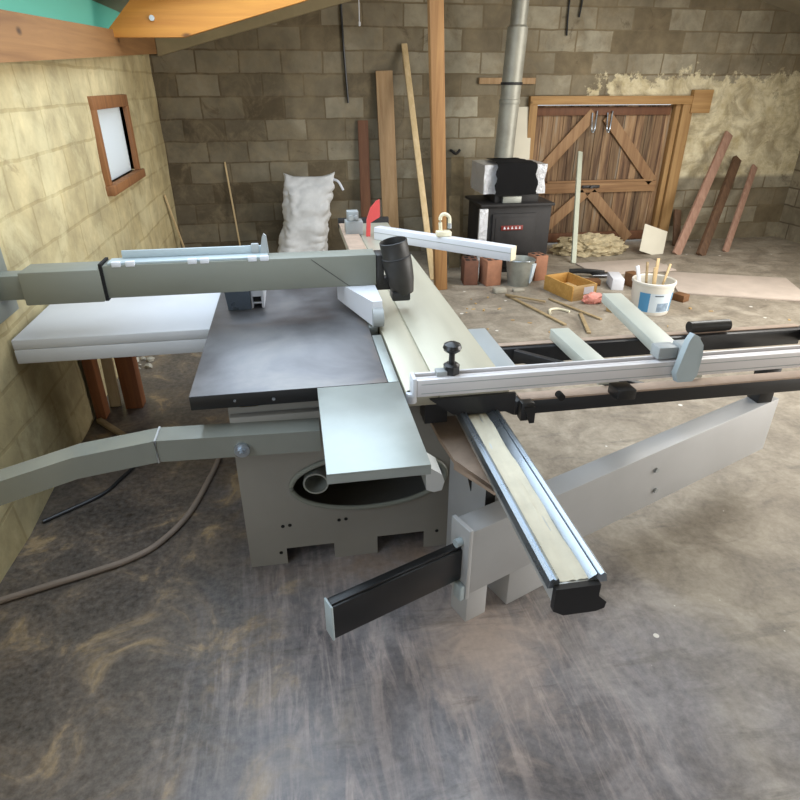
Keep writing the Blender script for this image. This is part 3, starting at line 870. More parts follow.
part(ov, 'blade_hood', B(lambda b: (prism(b, [(0.318, 2.60, 0.93), (0.318, 2.60, 1.03), (0.318, 3.35, 1.03), (0.318, 3.35, 0.93)], (0.045, 0, 0)), prism(b, [(0.318, 2.60, 0.912), (0.318, 2.60, 1.029), (0.185, 2.93, 1.029), (0.185, 2.97, 0.93)], (0, 0.02, 0)), prism(b, [(0.318, 2.62, 1.02), (0.185, 2.95, 1.02), (0.185, 3.3, 1.02), (0.318, 3.3, 1.02)], (0, 0, 0.009)))), M['whtp'], 'white plastic blade hood')
part(ov, 'hood_nose', B(lambda b: cyl(b, (0.316, 2.60, 0.955), (0.365, 2.60, 0.955), 0.045, seg=28)), M['greyp'])
nz = Vector((-0.2, -0.02, 1)).normalized()
nb = Vector((0.50, 2.84, 1.0))
nozzle = part(ov, 'dust_nozzle', B(lambda b: lathe(b, [(0.03, -0.02), (0.052, -0.01), (0.066, 0.06), (0.071, 0.13), (0.071, 0.172), (0.067, 0.178), (0.067, 0.25), (0.063, 0.252), (0.061, 0.247), (0.055, 0.06), (0.0, 0.02)], nb, nz)), M['duct'])
part(nozzle, 'nozzle_band', B(lambda b: lathe(b, [(0.070, 0.168), (0.0722, 0.17), (0.0722, 0.174), (0.068, 0.177)], nb, nz)), M['stv'])
part(nozzle, 'nozzle_foot', B(lambda b: box(b, (0.44, 2.79, 0.96), (0.53, 2.89, 1.005), 0.008)), M['blkp'])
part(ov, 'nozzle_link', B(lambda b: box(b, (0.345, 2.86, 1.0), (0.46, 2.92, 1.06), 0.004)), M['duct'])

# ------------------------------------------------------------------ red push guard, rip fence
rg = thing('push_shoe', 'red plastic push shoe standing at the far end of the saw table', 'push stick', (0.5, 4.55, 0.9))
part(rg, 'shoe', B(lambda b: prism(b, [(0.515, 4.5, 0.9005), (0.545, 4.5, 0.9005), (0.55, 4.5, 1.0), (0.62, 4.5, 1.04), (0.62, 4.5, 1.16), (0.595, 4.5, 1.15), (0.55, 4.5, 1.10), (0.522, 4.5, 1.02)], (0, 0.03, 0))), M['red'])
rip = thing('rip_fence', 'short aluminium rip fence with dark grey-blue body lying on the iron saw table', 'fence', (-0.28, 3.15, 0.9))
part(rip, 'fence_body', B(lambda b: prism(b, [(-0.362, 2.97, 0.9005), (-0.25, 2.97, 0.9005), (-0.25, 2.97, 1.0), (-0.372, 2.97, 1.0)], (0, 0.42, 0))), M['ripb'])
prof = part(rip, 'fence_profile', B(lambda b: (box(b, (-0.248, 2.985, 0.96), (-0.185, 3.4, 1.005), 0.002), box(b, (-0.197, 2.985, 0.9005), (-0.185, 3.4, 0.96)), box(b, (-0.248, 2.985, 0.9005), (-0.240, 3.4, 0.96)), box(b, (-0.24, 2.985, 0.925), (-0.197, 3.4, 0.932)))), M['whtp'])
part(prof, 'slot', B(lambda b: box(b, (-0.238, 2.99, 0.934), (-0.2, 2.998, 0.958))), M['dark'])

# ------------------------------------------------------------------ white side table with its timber legs, pale plank
wt = thing('side_table', 'white painted side table on rough timber legs joined to the left of the saw', 'table', (-0.9, 3.3, 0))
part(wt, 'tabletop', B(lambda b: (box(b, (-1.345, 2.86, 0.80), (-0.436, 3.9, 0.85), 0.006), box(b, (-1.345, 2.86, 0.73), (-0.436, 2.89, 0.80), 0.004))), M['wht'])
part(wt, 'leg', B(lambda b: box(b, (-1.20, 3.74, 0), (-1.09, 3.84, 0.80), 0.006)), M['legw'])
part(wt, 'leg', B(lambda b: box(b, (-1.35, 3.62, 0), (-1.29, 3.72, 0.80), 0.006)), M['legw'])
part(wt, 'leg', B(lambda b: box(b, (-0.53, 3.86, 0), (-0.45, 3.96, 0.80), 0.006)), M['legw'])
single('pale_plank', B(lambda b: bar(b, (-1.275, 3.8, 0.0), (-1.275, 3.9, 0.78), 0.07, 0.022, 0.002, (0, 1, 0))), M['lath'], 'pale stained plank standing between the timber legs of the white table', 'plank', (-1.275, 3.8, 0))
single('floor_baton', B(lambda b: bar(b, (-1.33, 3.60, 0.012), (-1.0, 3.22, 0.012), 0.035, 0.022, 0.002)), M['stickm'], 'thin wooden baton lying on the brown floor below the white table', 'baton', (-1.15, 3.4, 0))

# ------------------------------------------------------------------ outrigger frame, crosscut fence
og = thing('outrigger_table', 'black outrigger frame with two pale grey arms clamped to the sliding table', 'outrigger table', (1.3, 2.2, 0.74))
OX1 = 2.45
part(og, 'front_bar', B(lambda b: box(b, (0.78, 1.93, 0.765), (OX1, 1.98, 0.825), 0.003)), M['blk'])
part(og, 'front_ledge', B(lambda b: box(b, (0.80, 1.925, 0.826), (OX1, 1.985, 0.834), 0.002)), M['dust'], 'dusty tan strip on the front bar')
part(og, 'rear_bar', B(lambda b: box(b, (0.85, 2.43, 0.745), (OX1, 2.48, 0.825), 0.003)), M['blk'])
part(og, 'rear_ledge', B(lambda b: box(b, (0.85, 2.455, 0.826), (OX1, 2.49, 0.832), 0.002)), M['dust'], 'dusty tan strip on the rear bar')
part(og, 'diagonal_bar', B(lambda b: bar(b, (0.95, 2.42, 0.80), (1.35, 1.99, 0.80), 0.03, 0.05, 0.002)), M['blk'])
part(og, 'cross_arm', B(lambda b: box(b, (1.145, 1.99, 0.834), (1.235, 2.50, 0.885), 0.004)), M['arm'])
part(og, 'cross_arm', B(lambda b: bar(b, (1.545, 1.99, 0.86), (1.69, 2.96, 0.86), 0.105, 0.05, 0.004)), M['arm'])
part(og, 'side_bar', B(lambda b: box(b, (OX1, 1.93, 0.765), (OX1 + 0.05, 2.48, 0.825), 0.003)), M['blk'])
part(og, 'clamp_block', B(lambda b: (box(b, (0.79, 1.89, 0.76), (0.84, 1.93, 0.835), 0.003), prism(b, [(0.80, 1.885, 0.82), (0.845, 1.885, 0.82), (0.845, 1.885, 0.75), (0.825, 1.885, 0.75)], (0, 0.006, 0)))), M['blkp'])
part(og, 'clamp_block', B(lambda b: box(b, (1.15, 1.845, 0.838), (1.225, 1.925, 0.88), 0.004)), M['blkp'])
part(og, 'end_roller', B(lambda b: cyl(b, (1.84, 2.46, 0.862), (2.05, 2.46, 0.862), 0.028)), M['blkp'])
part(og, 'shaft_bolt', B(lambda b: cyl(b, (0.95, 1.895, 0.845), (0.95, 1.93, 0.845), 0.014, seg=14)), M['dark'])

cf = thing('crosscut_fence', 'long silver aluminium crosscut fence with black knob lying across the sliding table', 'fence', (0.9, 1.9, 0.9))
FX1 = 2.5
fp = part(cf, 'fence_profile', B(lambda b: (box(b, (0.385, 1.885, 0.9005), (FX1, 1.905, 0.967), 0.002), box(b, (0.385, 1.905, 0.9005), (FX1, 1.945, 0.91), 0.001), box(b, (0.385, 1.935, 0.91), (FX1, 1.945, 0.972), 0.001), box(b, (0.385, 1.905, 0.955), (FX1, 1.915, 0.967)))), M['aluw'])
for z_ in (0.912, 0.948):
    part(fp, 'groove', B(lambda b: box(b, (0.40, 1.8845, z_), (FX1, 1.886, z_ + 0.003))), M['greyp'])
part(cf, 'end_cap', B(lambda b: (box(b, (0.368, 1.883, 0.9005), (0.384, 1.95, 0.975), 0.005),)), M['whtp'])
part(cf, 'scale_bracket', B(lambda b: box(b, (0.46, 1.906, 0.965), (0.50, 1.945, 0.985), 0.003)), M['greyp'])
knob = part(cf, 'clamp_knob', B(lambda b: (lathe(b, [(0, 1.052), (0.02, 1.05), (0.03, 1.058), (0.034, 1.068), (0.03, 1.08), (0.015, 1.088), (0, 1.09)], (0.52, 1.93, 0.0)),)), M['blkp'])
part(knob, 'knob_stem', B(lambda b: cyl(b, (0.52, 1.93, 0.96), (0.52, 1.93, 1.055), 0.011, seg=16)), M['blkp'])
part(knob, 'knob_nut', B(lambda b: (cyl(b, (0.52, 1.93, 0.962), (0.52, 1.93, 1.0), 0.03, seg=6), cyl(b, (0.52, 1.93, 1.0), (0.52, 1.93, 1.008), 0.03, 0.02, seg=20))), M['blkp'])
stop = part(cf, 'flip_stop', B(lambda b: prism(b, [(1.385, 1.872, 0.895), (1.37, 1.872, 0.93), (1.385, 1.875, 1.0), (1.40, 1.88, 1.06), (1.418, 1.885, 1.085), (1.438, 1.885, 1.075), (1.462, 1.88, 1.04), (1.465, 1.875, 1.0), (1.46, 1.872, 0.92), (1.445, 1.872, 0.895)], (0.006, -0.022, 0))), M['bluep'])
part(stop, 'stop_carriage', B(lambda b: (box(b, (1.32, 1.90, 0.972), (1.40, 1.96, 1.02), 0.006), box(b, (1.40, 1.885, 0.972), (1.46, 1.95, 1.03), 0.006))), M['greyp'])
part(stop, 'stop_knob', B(lambda b: cyl(b, (1.47, 1.93, 1.02), (1.50, 1.93, 1.02), 0.022, seg=20)), M['blkp'])

# mitre fence at the far end, set at an angle across the sliding table
mf_ = thing('mitre_fence', 'white aluminium mitre fence set at an angle on the far end of the sliding table', 'fence', (0.6, 4.3, 0.9))
ma, mb = Vector((0.585, 4.42, 0.945)), Vector((1.36, 3.66, 0.945))
mp = part(mf_, 'fence_profile', B(lambda b: (bar(b, ma, mb, 0.075, 0.088, 0.003),)), M['whtp'])
md = (mb - ma).normalized()
mn = Vector((-md.y, md.x, 0))
part(mp, 'groove', B(lambda b: (bar(b, ma - mn * 0.0378 + Vector((0, 0, 0.008)), mb - mn * 0.0378 + Vector((0, 0, 0.008)), 0.002, 0.004),)), M['greyp'])
part(mf_, 'end_face', B(lambda b: bar(b, mb, mb + md * 0.004, 0.073, 0.086, 0.001)), M['cream'])
cl = ma.lerp(mb, 0.52) + mn * 0.0 + Vector((0, 0, 0.0455))
part(mf_, 'hook_clamp', B(lambda b: (box(b, (cl.x - 0.05, cl.y - 0.03, cl.z), (cl.x + 0.05, cl.y + 0.03, cl.z + 0.035), 0.006),
                                     tube(b, [(cl.x - 0.02, cl.y, cl.z + 0.03), (cl.x - 0.025, cl.y, cl.z + 0.12), (cl.x + 0.0, cl.y, cl.z + 0.145), (cl.x + 0.035, cl.y, cl.z + 0.125), (cl.x + 0.04, cl.y, cl.z + 0.08)], 0.012, 10))), M['cream'], 'cream plastic hook clamp')
part(mf_, 'clamp_screw', B(lambda b: cyl(b, (cl.x + 0.04, cl.y, cl.z + 0.05), (cl.x + 0.04, cl.y, cl.z + 0.085), 0.014, seg=14)), M['greyp'])

# ------------------------------------------------------------------ things by the back wall
def lean(name, a, b, w, th, mat, label, cat='board', group=None, upv=(0, 1, 0)):
    return single(name, B(lambda bm: bar(bm, a, b, w, th, min(0.004, th / 6), upv)), M[mat], label, cat, tuple(a), group)


lean('brown_board', (0.86, 7.44, 0), (0.86, 7.58, 1.54), 0.12, 0.025, 'brownb', 'short dark brown board leaning on the block wall beside the white sack')
lean('wide_board', (1.16, 7.36, 0), (1.11, 7.56, 2.04), 0.19, 0.04, 'board', 'wide pale timber board leaning upright on the block wall')
lean('thin_lath', (1.45, 6.32, 0.0), (1.34, 7.57, 2.30), 0.065, 0.03, 'lath', 'long thin pale lath leaning at a slant left of the square post', 'lath')
single('timber_post', B(lambda b: bar(b, (1.455, 5.98, 0), (1.30, 5.98, roof_z(1.22) - 0.03), 0.125, 0.1, 0.006, (0, 1, 0))), M['post'], 'square pine post with knots rising from the floor to the roof', 'post', (1.46, 5.98, 0))
lean('bamboo_cane', (-0.66, 7.45, 0), (-0.74, 7.59, 1.12), 0.018, 0.018, 'lath', 'thin yellow cane leaning on the dark wall left of the white sack', 'cane')
lean('corner_lath', (-1.28, 7.45, 0), (-1.345, 7.0, 0.86), 0.035, 0.015, 'lath', 'thin lath standing in the corner of the two walls', 'lath', upv=(1, 0, 0))

# white woven sack
sk = thing('woven_sack', 'full white woven plastic sack standing against the block wall', 'sack', (0.12, 7.2, 0))
bm = bmesh.new()
nu, nv = 72, 70
rows = []
for j in range(nv + 1):
    t = j / nv
    z = 1.0 * t
    wdt = 0.265 - 0.03 * t + 0.012 * math.sin(t * 9) + 0.03 * max(0, t - 0.85) / 0.15
    dep = 0.22 * (1 - t ** 6) + 0.02
    cx = 0.04 + 0.16 * t
    row = []
    for i in range(nu):
        a = 2 * math.pi * i / nu
        c, s = math.cos(a), math.sin(a)
        e = 0.62
        p = Vector((cx + wdt * math.copysign(abs(c) ** e, c), 7.25 + dep * math.copysign(abs(s) ** e, s), z))
        d = 0.035 * noise.noise(Vector((p.x * 6, p.y * 6, z * 6))) + 0.05 * abs(noise.noise(Vector((p.x * 5 + z * 5, p.y * 6, z * 7 - p.x * 7)))) + 0.022 * abs(noise.noise(Vector((p.x * 13 + z * 6, p.y * 9, z * 14 + p.x * 12))))
        dirv = Vector((c, s * 0.8, 0))
        p += dirv * d
        if t > 0.9:
            p.z += 0.05 * abs(c) ** 3 * (t - 0.9) * 10 - 0.02
        if t == 0:
            p = p.lerp(Vector((cx, 7.25, 0)), 0.12)
        row.append(bm.verts.new(p))
    rows.append(row)
for a, b in zip(rows, rows[1:]):
    for i in range(nu):
        bm.faces.new((a[i], a[(i + 1) % nu], b[(i + 1) % nu], b[i]))
bm.faces.new(rows[0][::-1])
bm.faces.new(rows[-1])
for v in bm.verts:
    v.co.z = max(v.co.z, 0.0)
    v.co.y = min(v.co.y, 7.56)
part(sk, 'sack_body', bm, M['sack'])
part(sk, 'tie_string', B(lambda b: tube(b, [(0.47, 7.22, 0.95), (0.52, 7.18, 0.93), (0.57, 7.16, 0.84)], 0.014, 8)), M['whtp'])

# stove, flue
st = thing('heating_stove', 'black iron heating stove with a red badge standing in front of the barn door', 'stove', (2.4, 6.75, 0))
body = part(st, 'body', B(lambda b: (box(b, (2.02, 6.45, 0.06), (2.80, 7.05, 0.74), 0.015), box(b, (1.98, 6.42, 0.73), (2.82, 7.08, 0.76), 0.006), box(b, (2.0, 6.47, 0), (2.78, 7.03, 0.06)))), M['stv'])
dr = part(body, 'stove_door', B(lambda b: (box(b, (2.12, 6.425, 0.18), (2.62, 6.45, 0.66), 0.01), box(b, (2.155, 6.418, 0.215), (2.585, 6.426, 0.62), 0.004))), M['stv'])
part(dr, 'badge', B(lambda b: box(b, (2.22, 6.41, 0.485), (2.47, 6.4185, 0.535), 0.002)), M['badge'], 'small red badge with worn white letters')
for k, wd in enumerate((0.026, 0.022, 0.024, 0.026, 0.022)):
    x0 = 2.245 + k * 0.044
    part(dr, 'badge_letter', B(lambda b: prism(b, [(x0, 6.4085, 0.498), (x0 + wd, 6.4085, 0.498), (x0 + wd, 6.4085, 0.508), (x0 + wd * 0.65, 6.4085, 0.512), (x0 + wd * (0.6 if k % 2 else 0.8), 6.4085, 0.524), (x0 + wd * 0.3, 6.4085, 0.524), (x0 + wd * 0.2, 6.4085, 0.51)], (0, 0.002, 0))), M['whtp'], 'worn white letter')
part(st, 'side_heat_panel', B(lambda b: box(b, (1.965, 6.40, 0.0), (2.06, 6.44, 0.72), 0.004)), M['foil'], 'crumpled foil strip on the left edge')
part(st, 'neck', B(lambda b: (box(b, (2.16, 6.52, 0.76), (2.66, 6.95, 0.845), 0.006),)), M['stv'])
part(st, 'grey_plate', B(lambda b: box(b, (2.24, 6.48, 0.762), (2.45, 6.52, 0.83), 0.003)), M['zinc'])


def crumpled_box(bm, lo, hi, amp, cuts=12, f=9, seed=0.0):
    vs = box(bm, lo, hi)
    es = list({e for v in vs for e in v.link_edges})
    bmesh.ops.subdivide_edges(bm, edges=es, cuts=cuts, use_grid_fill=True)
    c = (Vector(lo) + Vector(hi)) / 2
    for v in bm.verts:
        n = noise.noise(v.co * f + Vector((seed, 0, 0)))
        v.co += (v.co - c).normalized() * amp * n


bm = bmesh.new()
crumpled_box(bm, (2.02, 6.5, 0.855), (2.71, 7.0, 1.15), 0.018)
hb = part(st, 'heat_box', bm, M['foil'], 'upper heat box wrapped in crumpled silver foil')
# black cloth draped over the box front and top
bm = bmesh.new()
nu, nv = 24, 24
path = [(6.98, 1.172), (6.6, 1.18), (6.47, 1.175), (6.455, 1.1), (6.45, 0.97), (6.455, 0.85)]
cum = [0]
for a, b in zip(path, path[1:]):
    cum.append(cum[-1] + math.dist(a, b))
g = []
for j in range(nv + 1):
    s = cum[-1] * j / nv
    k = max(i for i in range(len(path) - 1) if cum[i] <= s + 1e-9)
    u = (s - cum[k]) / (cum[k + 1] - cum[k])
    y = path[k][0] + (path[k + 1][0] - path[k][0]) * u
    z = path[k][1] + (path[k + 1][1] - path[k][1]) * u
    row = []
    for i in range(nu + 1):
        wl = 2.16 - 0.03 * (j / nv) + 0.012 * math.sin(j * 1.7)
        wr = 2.52 + 0.09 * (j / nv) + 0.014 * math.sin(j * 1.3)
        x = wl + (wr - wl) * i / nu
        row.append(bm.verts.new((x, y - 0.008 * noise.noise(Vector((x * 9, z * 4, 0))) - 0.006, z + (0.006 * noise.noise(Vector((x * 7, y * 7, 3))) if z > 1.15 else 0))))
    g.append(row)
for j in range(nv):
    for i in range(nu):
        bm.faces.new((g[j][i], g[j][i + 1], g[j + 1][i + 1], g[j + 1][i]))
bmesh.ops.solidify(bm, geom=bm.faces[:], thickness=0.006)
single('black_cloth', bm, M['clth'], 'black cloth draped over the foil-wrapped top of the stove', 'cloth', (2.35, 6.6, 1.15))
bm = bmesh.new()
lathe(bm, [(0.0, 1.19), (0.105, 1.19), (0.105, 1.72), (0.112, 1.725), (0.112, 1.76), (0.105, 1.765), (0.105, 2.42), (0.085, 2.44), (0.085, roof_z(2.4) - 0.05)], (2.345, 6.88, 0))
for v in bm.verts:
    v.co.x += (v.co.z - 1.16) * 0.04
fl = thing('flue_pipe', 'dull grey steel flue pipe rising from the stove to the roof', 'pipe', (2.345, 6.88, 1.19))
part(fl, 'pipe', bm, M['flue'])
part(fl, 'pipe_band', B(lambda b: lathe(b, [(0.106, 1.90), (0.116, 1.902), (0.116, 1.925), (0.106, 1.927)], (2.375, 6.88, 0))), M['stv'], 'dark clamp band')
lean('white_backing_board', (2.78, 7.42, 0), (2.77, 7.58, 1.67), 0.25, 0.015, 'pale', 'pale flat board standing behind the stove beside the door frame')
lean('rusty_sheet', (1.93, 7.15, 0.0), (1.93, 7.3, 1.16), 0.15, 0.01, 'rust', 'rusty stained sheet standing behind the left side of the stove', 'sheet')
lean('rusty_sheet', (1.80, 6.75, 0.0), (1.82, 6.95, 0.78), 0.13, 0.012, 'rust', 'short rusty sheet leaning left of the stove foil strip', 'sheet')
single('wall_batten', B(lambda b: box(b, (2.22, 7.56, 1.91), (2.9, 7.6, 1.975), 0.003)), M['board'], 'short pale batten fixed to the wall behind the flue pipe', 'batten', (2.45, 7.58, 1.94))
for nm, pts, lab, m_, r_ in (
        ('hanging_cable', [(0.66, 7.585, 2.70), (0.67, 7.58, 2.3), (0.70, 7.58, 1.72)], 'dark cable hanging down the block wall above the brown board', 'blk', 0.012),
        ('hanging_cable', [(3.22, 7.585, 2.95), (3.22, 7.58, 2.6), (3.23, 7.58, 2.40)], 'longer dark cable on the wall above the left half of the door', 'blk', 0.010),
        ('hanging_cable', [(3.37, 7.585, 2.95), (3.37, 7.58, 2.75), (3.355, 7.58, 2.58)], 'shorter dark cable on the wall above the middle of the door', 'blk', 0.010)):
    single(nm, B(lambda b: tube(b, pts, r_, 8)), M[m_], lab, 'cable', pts[0])
single('pull_cord', B(lambda b: (tube(b, [(0.82, 7.3, roof_z(0.82) - 0.002), (0.82, 7.3, 2.48)], 0.005, 8), lathe(b, [(0, 2.44), (0.012, 2.445), (0.012, 2.48), (0, 2.485)], (0.82, 7.3, 0), seg=10))), M['whtp'], 'thin white pull cord hanging from the roof beside the dark cable', 'cord', (0.82, 7.3, 2.6))
single('wall_hook', B(lambda b: tube(b, [(1.92, 7.6, 1.2), (1.92, 7.55, 1.2), (1.97, 7.53, 1.17), (2.02, 7.55, 1.21)], 0.016, 8)), M['stv'], 'rusty iron hook on the wall between the post and the stove', 'hook', (1.95, 7.58, 1.2))

# stick, wool, panels in front of the door
lean('grey_batten', (3.26, 6.70, 0.0), (3.53, 7.48, 1.17), 0.06, 0.03, 'grb', 'pale grey-green batten leaning upright in front of the barn door', 'batten')


def lump(centre, size, amp, f, sub=4, flat=True):
    bm = bmesh.new()
    bmesh.ops.create_icosphere(bm, subdivisions=sub, radius=1.0)
    for v in bm.verts:
        n = v.co.normalized()
        k = 1 + amp * noise.fractal(n * f + Vector(centre), 0.8, 2.0, 4)
        p = Vector((n.x * size[0], n.y * size[1], n.z * size[2])) * k
        v.co = Vector(centre) + p
        if flat:
            v.co.z = max(v.co.z, 0.001)
    return bm


single('mineral_wool', lump((3.68, 7.15, 0.06), (0.46, 0.22, 0.17), 0.26, 3.0, 5), M['wool'], 'torn yellowish mineral wool heaped along the foot of the barn door', 'insulation', (3.55, 7.15, 0))
single('mineral_wool', lump((2.94, 7.1, 0.04), (0.09, 0.12, 0.09), 0.45, 3.4, 5), M['wool'], 'small clump of wool between the stove and the grey batten', 'insulation', (2.98, 7.2, 0))
lean('cream_board', (4.40, 6.93, 0.002), (4.50, 7.08, 0.30), 0.35, 0.012, 'pale', 'small cream panel tilted against the foot of the barn door', 'board')
single('flat_sheet', B(lambda b: box(b, (-0.5, -0.26, 0), (0.5, 0.26, 0.015), 0.003, Matrix.Translation((3.78, 6.42, 0.001)) @ Matrix.Rotation(R(3), 4, 'Z'))), M['pinks'], 'pale pinkish sheet lying flat in front of the mineral wool', 'sheet', (3.62, 6.5, 0))
single('flat_sheet', B(lambda b: box(b, (-0.5, -0.45, 0), (0.75, 0.35, 0.02), 0.003, Matrix.Translation((4.45, 5.62, 0.001)) @ Matrix.Rotation(R(-22), 4, 'Z'))), M['pinks'], 'pale pinkish sheet lying flat beyond the plastic tub', 'sheet', (4.4, 5.7, 0))
lean('leaning_plank', (4.72, 6.88, 0), (5.56, 7.55, 1.35), 0.12, 0.035, 'pinkb', 'pinkish plank leaning steeply beside the right door post', 'plank')
lean('leaning_plank', (4.99, 6.78, 0), (5.75, 7.53, 1.05), 0.12, 0.05, 'darkb', 'dark brown plank leaning right of the pinkish plank', 'plank')
lean('leaning_plank', (5.42, 6.9, 0), (6.05, 7.55, 0.95), 0.09, 0.03, 'pinkb', 'rightmost pale plank leaning on the limewashed wall', 'plank')
lean('leaning_plank', (4.98, 7.3, 0), (5.06, 7.55, 0.42), 0.10, 0.03, 'darkb', 'short dark plank behind the foot of the pinkish plank', 'plank')

# ------------------------------------------------------------------ clutter on the floor at the back right
def block(name, p, size, ang, mat, label, cat, holes=True):
    mt = Matrix.Translation(Vector(p)) @ Matrix.Rotation(R(ang), 4, 'Z')
    t = thing(name, label, cat, p)
    part(t, 'block_body', B(lambda b: box(b, (-size[0] / 2, -size[1] / 2, 0), (size[0] / 2, size[1] / 2, size[2]), 0.006, mt)), M[mat])
    if holes:
        for i in (-1, 1):
            for j in (-1, 1):
                part(t, 'core_hole', B(lambda b: box(b, (i * size[0] * 0.23 - size[0] * 0.14, j * size[1] * 0.23 - size[1] * 0.14, size[2] - 0.002), (i * size[0] * 0.23 + size[0] * 0.14, j * size[1] * 0.23 + size[1] * 0.14, size[2] + 0.001), 0, mt)), M['dark'])
    return t


block('terracotta_block', (2.02, 6.08, 0), (0.17, 0.2, 0.27), 8, 'terr', 'bright orange terracotta block left of the zinc bucket', 'block')
block('terracotta_block', (1.81, 6.15, 0), (0.15, 0.22, 0.26), -6, 'terd', 'dull brown terracotta block behind the mitre fence end', 'block')
block('terracotta_block', (2.58, 6.17, 0), (0.15, 0.18, 0.27), 12, 'terr', 'reddish terracotta block right of the zinc bucket', 'block')
bk = thing('zinc_bucket', 'grey zinc bucket standing between the terracotta blocks', 'bucket', (2.32, 6.0, 0))
part(bk, 'bucket_body', B(lambda b: lathe(b, [(0.0, 0.0), (0.118, 0.0), (0.152, 0.265), (0.157, 0.27), (0.152, 0.275), (0.146, 0.265), (0.114, 0.01), (0.0, 0.01)], (2.32, 6.0, 0))), M['zinc'])
part(bk, 'bucket_handle', B(lambda b: tube(b, [(2.17, 6.0, 0.25), (2.2, 5.9, 0.275), (2.32, 5.845, 0.283), (2.44, 5.9, 0.275), (2.47, 6.0, 0.25)], 0.005, 8)), M['steel'])
part(bk, 'pale_patch', B(lambda b: prism(b, [(2.40, 5.882, 0.24), (2.455, 5.925, 0.24), (2.41, 5.90, 0.06), (2.39, 5.892, 0.04)], (0.012, -0.012, 0))), M['labelw'], 'pale patch down the side')  # pale patch laid on the side of the bucket
single('mortar_lump', B(lambda b: box(b, (1.96, 5.70, 0), (2.09, 5.80, 0.05), 0.012)), M['cone'], 'grey mortar lump on the floor in front of the orange terracotta block', 'lump', (2.02, 5.75, 0))
single('mortar_lump', B(lambda b: box(b, (2.17, 5.72, 0), (2.29, 5.79, 0.03), 0.01)), M['cone'], 'flat mortar piece on the floor in front of the zinc bucket', 'lump', (2.2, 5.77, 0))

# wooden crate with contents
mt = Matrix.Translation((2.72, 5.60, 0)) @ Matrix.Rotation(R(14), 4, 'Z')
cr = thing('wooden_crate', 'open yellow wooden crate holding scraps on the floor', 'crate', (2.72, 5.60, 0))
part(cr, 'crate_side', B(lambda b: box(b, (-0.15, -0.23, 0), (-0.135, 0.23, 0.15), 0.002, mt)), M['boxw'])
part(cr, 'crate_side', B(lambda b: box(b, (0.135, -0.23, 0), (0.15, 0.23, 0.15), 0.002, mt)), M['boxw'])
part(cr, 'crate_end', B(lambda b: (box(b, (-0.135, 0.215, 0), (0.135, 0.23, 0.15), 0.002, mt),)), M['boxw'])
part(cr, 'crate_end', B(lambda b: (box(b, (-0.135, -0.23, 0), (0.135, -0.215, 0.15), 0.002, mt),)), M['blockw'])
part(cr, 'crate_bottom', B(lambda b: box(b, (-0.135, -0.215, 0.004), (0.135, 0.215, 0.014), 0, mt)), M['boxw'])
part(cr, 'end_label', B(lambda b: box(b, (-0.01, -0.2315, 0.06), (0.11, -0.2298, 0.13), 0, mt)), M['whtp'], 'white paper label on the near end')
single('scrap_block', B(lambda b: box(b, (-0.07, -0.08, 0.015), (0.03, 0.06, 0.10), 0.004, mt)), M['blockw'], 'pale wooden scrap inside the yellow crate', 'offcut', (2.70, 5.6, 0.015))
single('paper_packet', lump((2.82, 5.27, 0.045), (0.10, 0.055, 0.06), 0.35, 2.6, 3), M['pink'], 'crumpled pink paper packet on the floor before the yellow crate', 'packet', (2.82, 5.27, 0))
tp = thing('plastering_trowel', 'black-handled plastering trowel lying on the pale sheet behind the crate', 'trowel', (3.2, 6.08, 0.02))
part(tp, 'blade', B(lambda b: box(b, (-0.06, -0.05, 0.0), (0.2, 0.05, 0.004), 0, Matrix.Translation((3.27, 6.1, 0.03)) @ Matrix.Rotation(R(-12), 4, 'Z'))), M['whtp'])
part(tp, 'grip', B(lambda b: tube(b, [(2.98, 6.2, 0.055), (3.1, 6.16, 0.065), (3.25, 6.11, 0.06), (3.34, 6.09, 0.05)], 0.028, 10)), M['blkp'])
part(tp, 'grip_neck', B(lambda b: box(b, (3.2, 6.07, 0.03), (3.40, 6.13, 0.05), 0.004)), M['blkp'])
single('white_offcut', B(lambda b: box(b, (-0.06, -0.14, 0), (0.06, 0.14, 0.12), 0.004, Matrix.Translation((3.3, 5.75, 0)) @ Matrix.Rotation(R(-16), 4, 'Z'))), M['whtp'], 'white painted offcut standing on the floor left of the brown block', 'offcut', (3.3, 5.75, 0))
single('brown_offcut', B(lambda b: box(b, (-0.05, -0.1, 0), (0.06, 0.12, 0.14), 0.004, Matrix.Translation((3.5, 5.7, 0)) @ Matrix.Rotation(R(10), 4, 'Z'))), M['brownw'], 'dark brown wooden block between the white offcut and the plastic tub', 'offcut', (3.5, 5.7, 0))
single('brown_offcut', B(lambda b: box(b, (-0.14, -0.05, 0), (0.14, 0.05, 0.06), 0.004, Matrix.Translation((3.03, 5.86, 0)) @ Matrix.Rotation(R(-8), 4, 'Z'))), M['brownw'], 'low brown offcut lying just right of the yellow crate', 'offcut', (3.03, 5.86, 0))
single('wood_offcut', B(lambda b: box(b, (-0.05, -0.04, 0), (0.05, 0.04, 0.055), 0.004, Matrix.Translation((2.9, 5.02, 0)) @ Matrix.Rotation(R(35), 4, 'Z'))), M['blockw'], 'small pale wooden cube on the floor below the longer outrigger arm', 'offcut', (2.9, 5.02, 0))
single('wood_offcut', B(lambda b: box(b, (-0.05, -0.06, 0), (0.05, 0.06, 0.07), 0.004, Matrix.Translation((3.72, 5.2, 0)) @ Matrix.Rotation(R(25), 4, 'Z'))), M['brownw'], 'small brown wooden cube on the floor right of the plastic tub', 'offcut', (3.72, 5.2, 0))
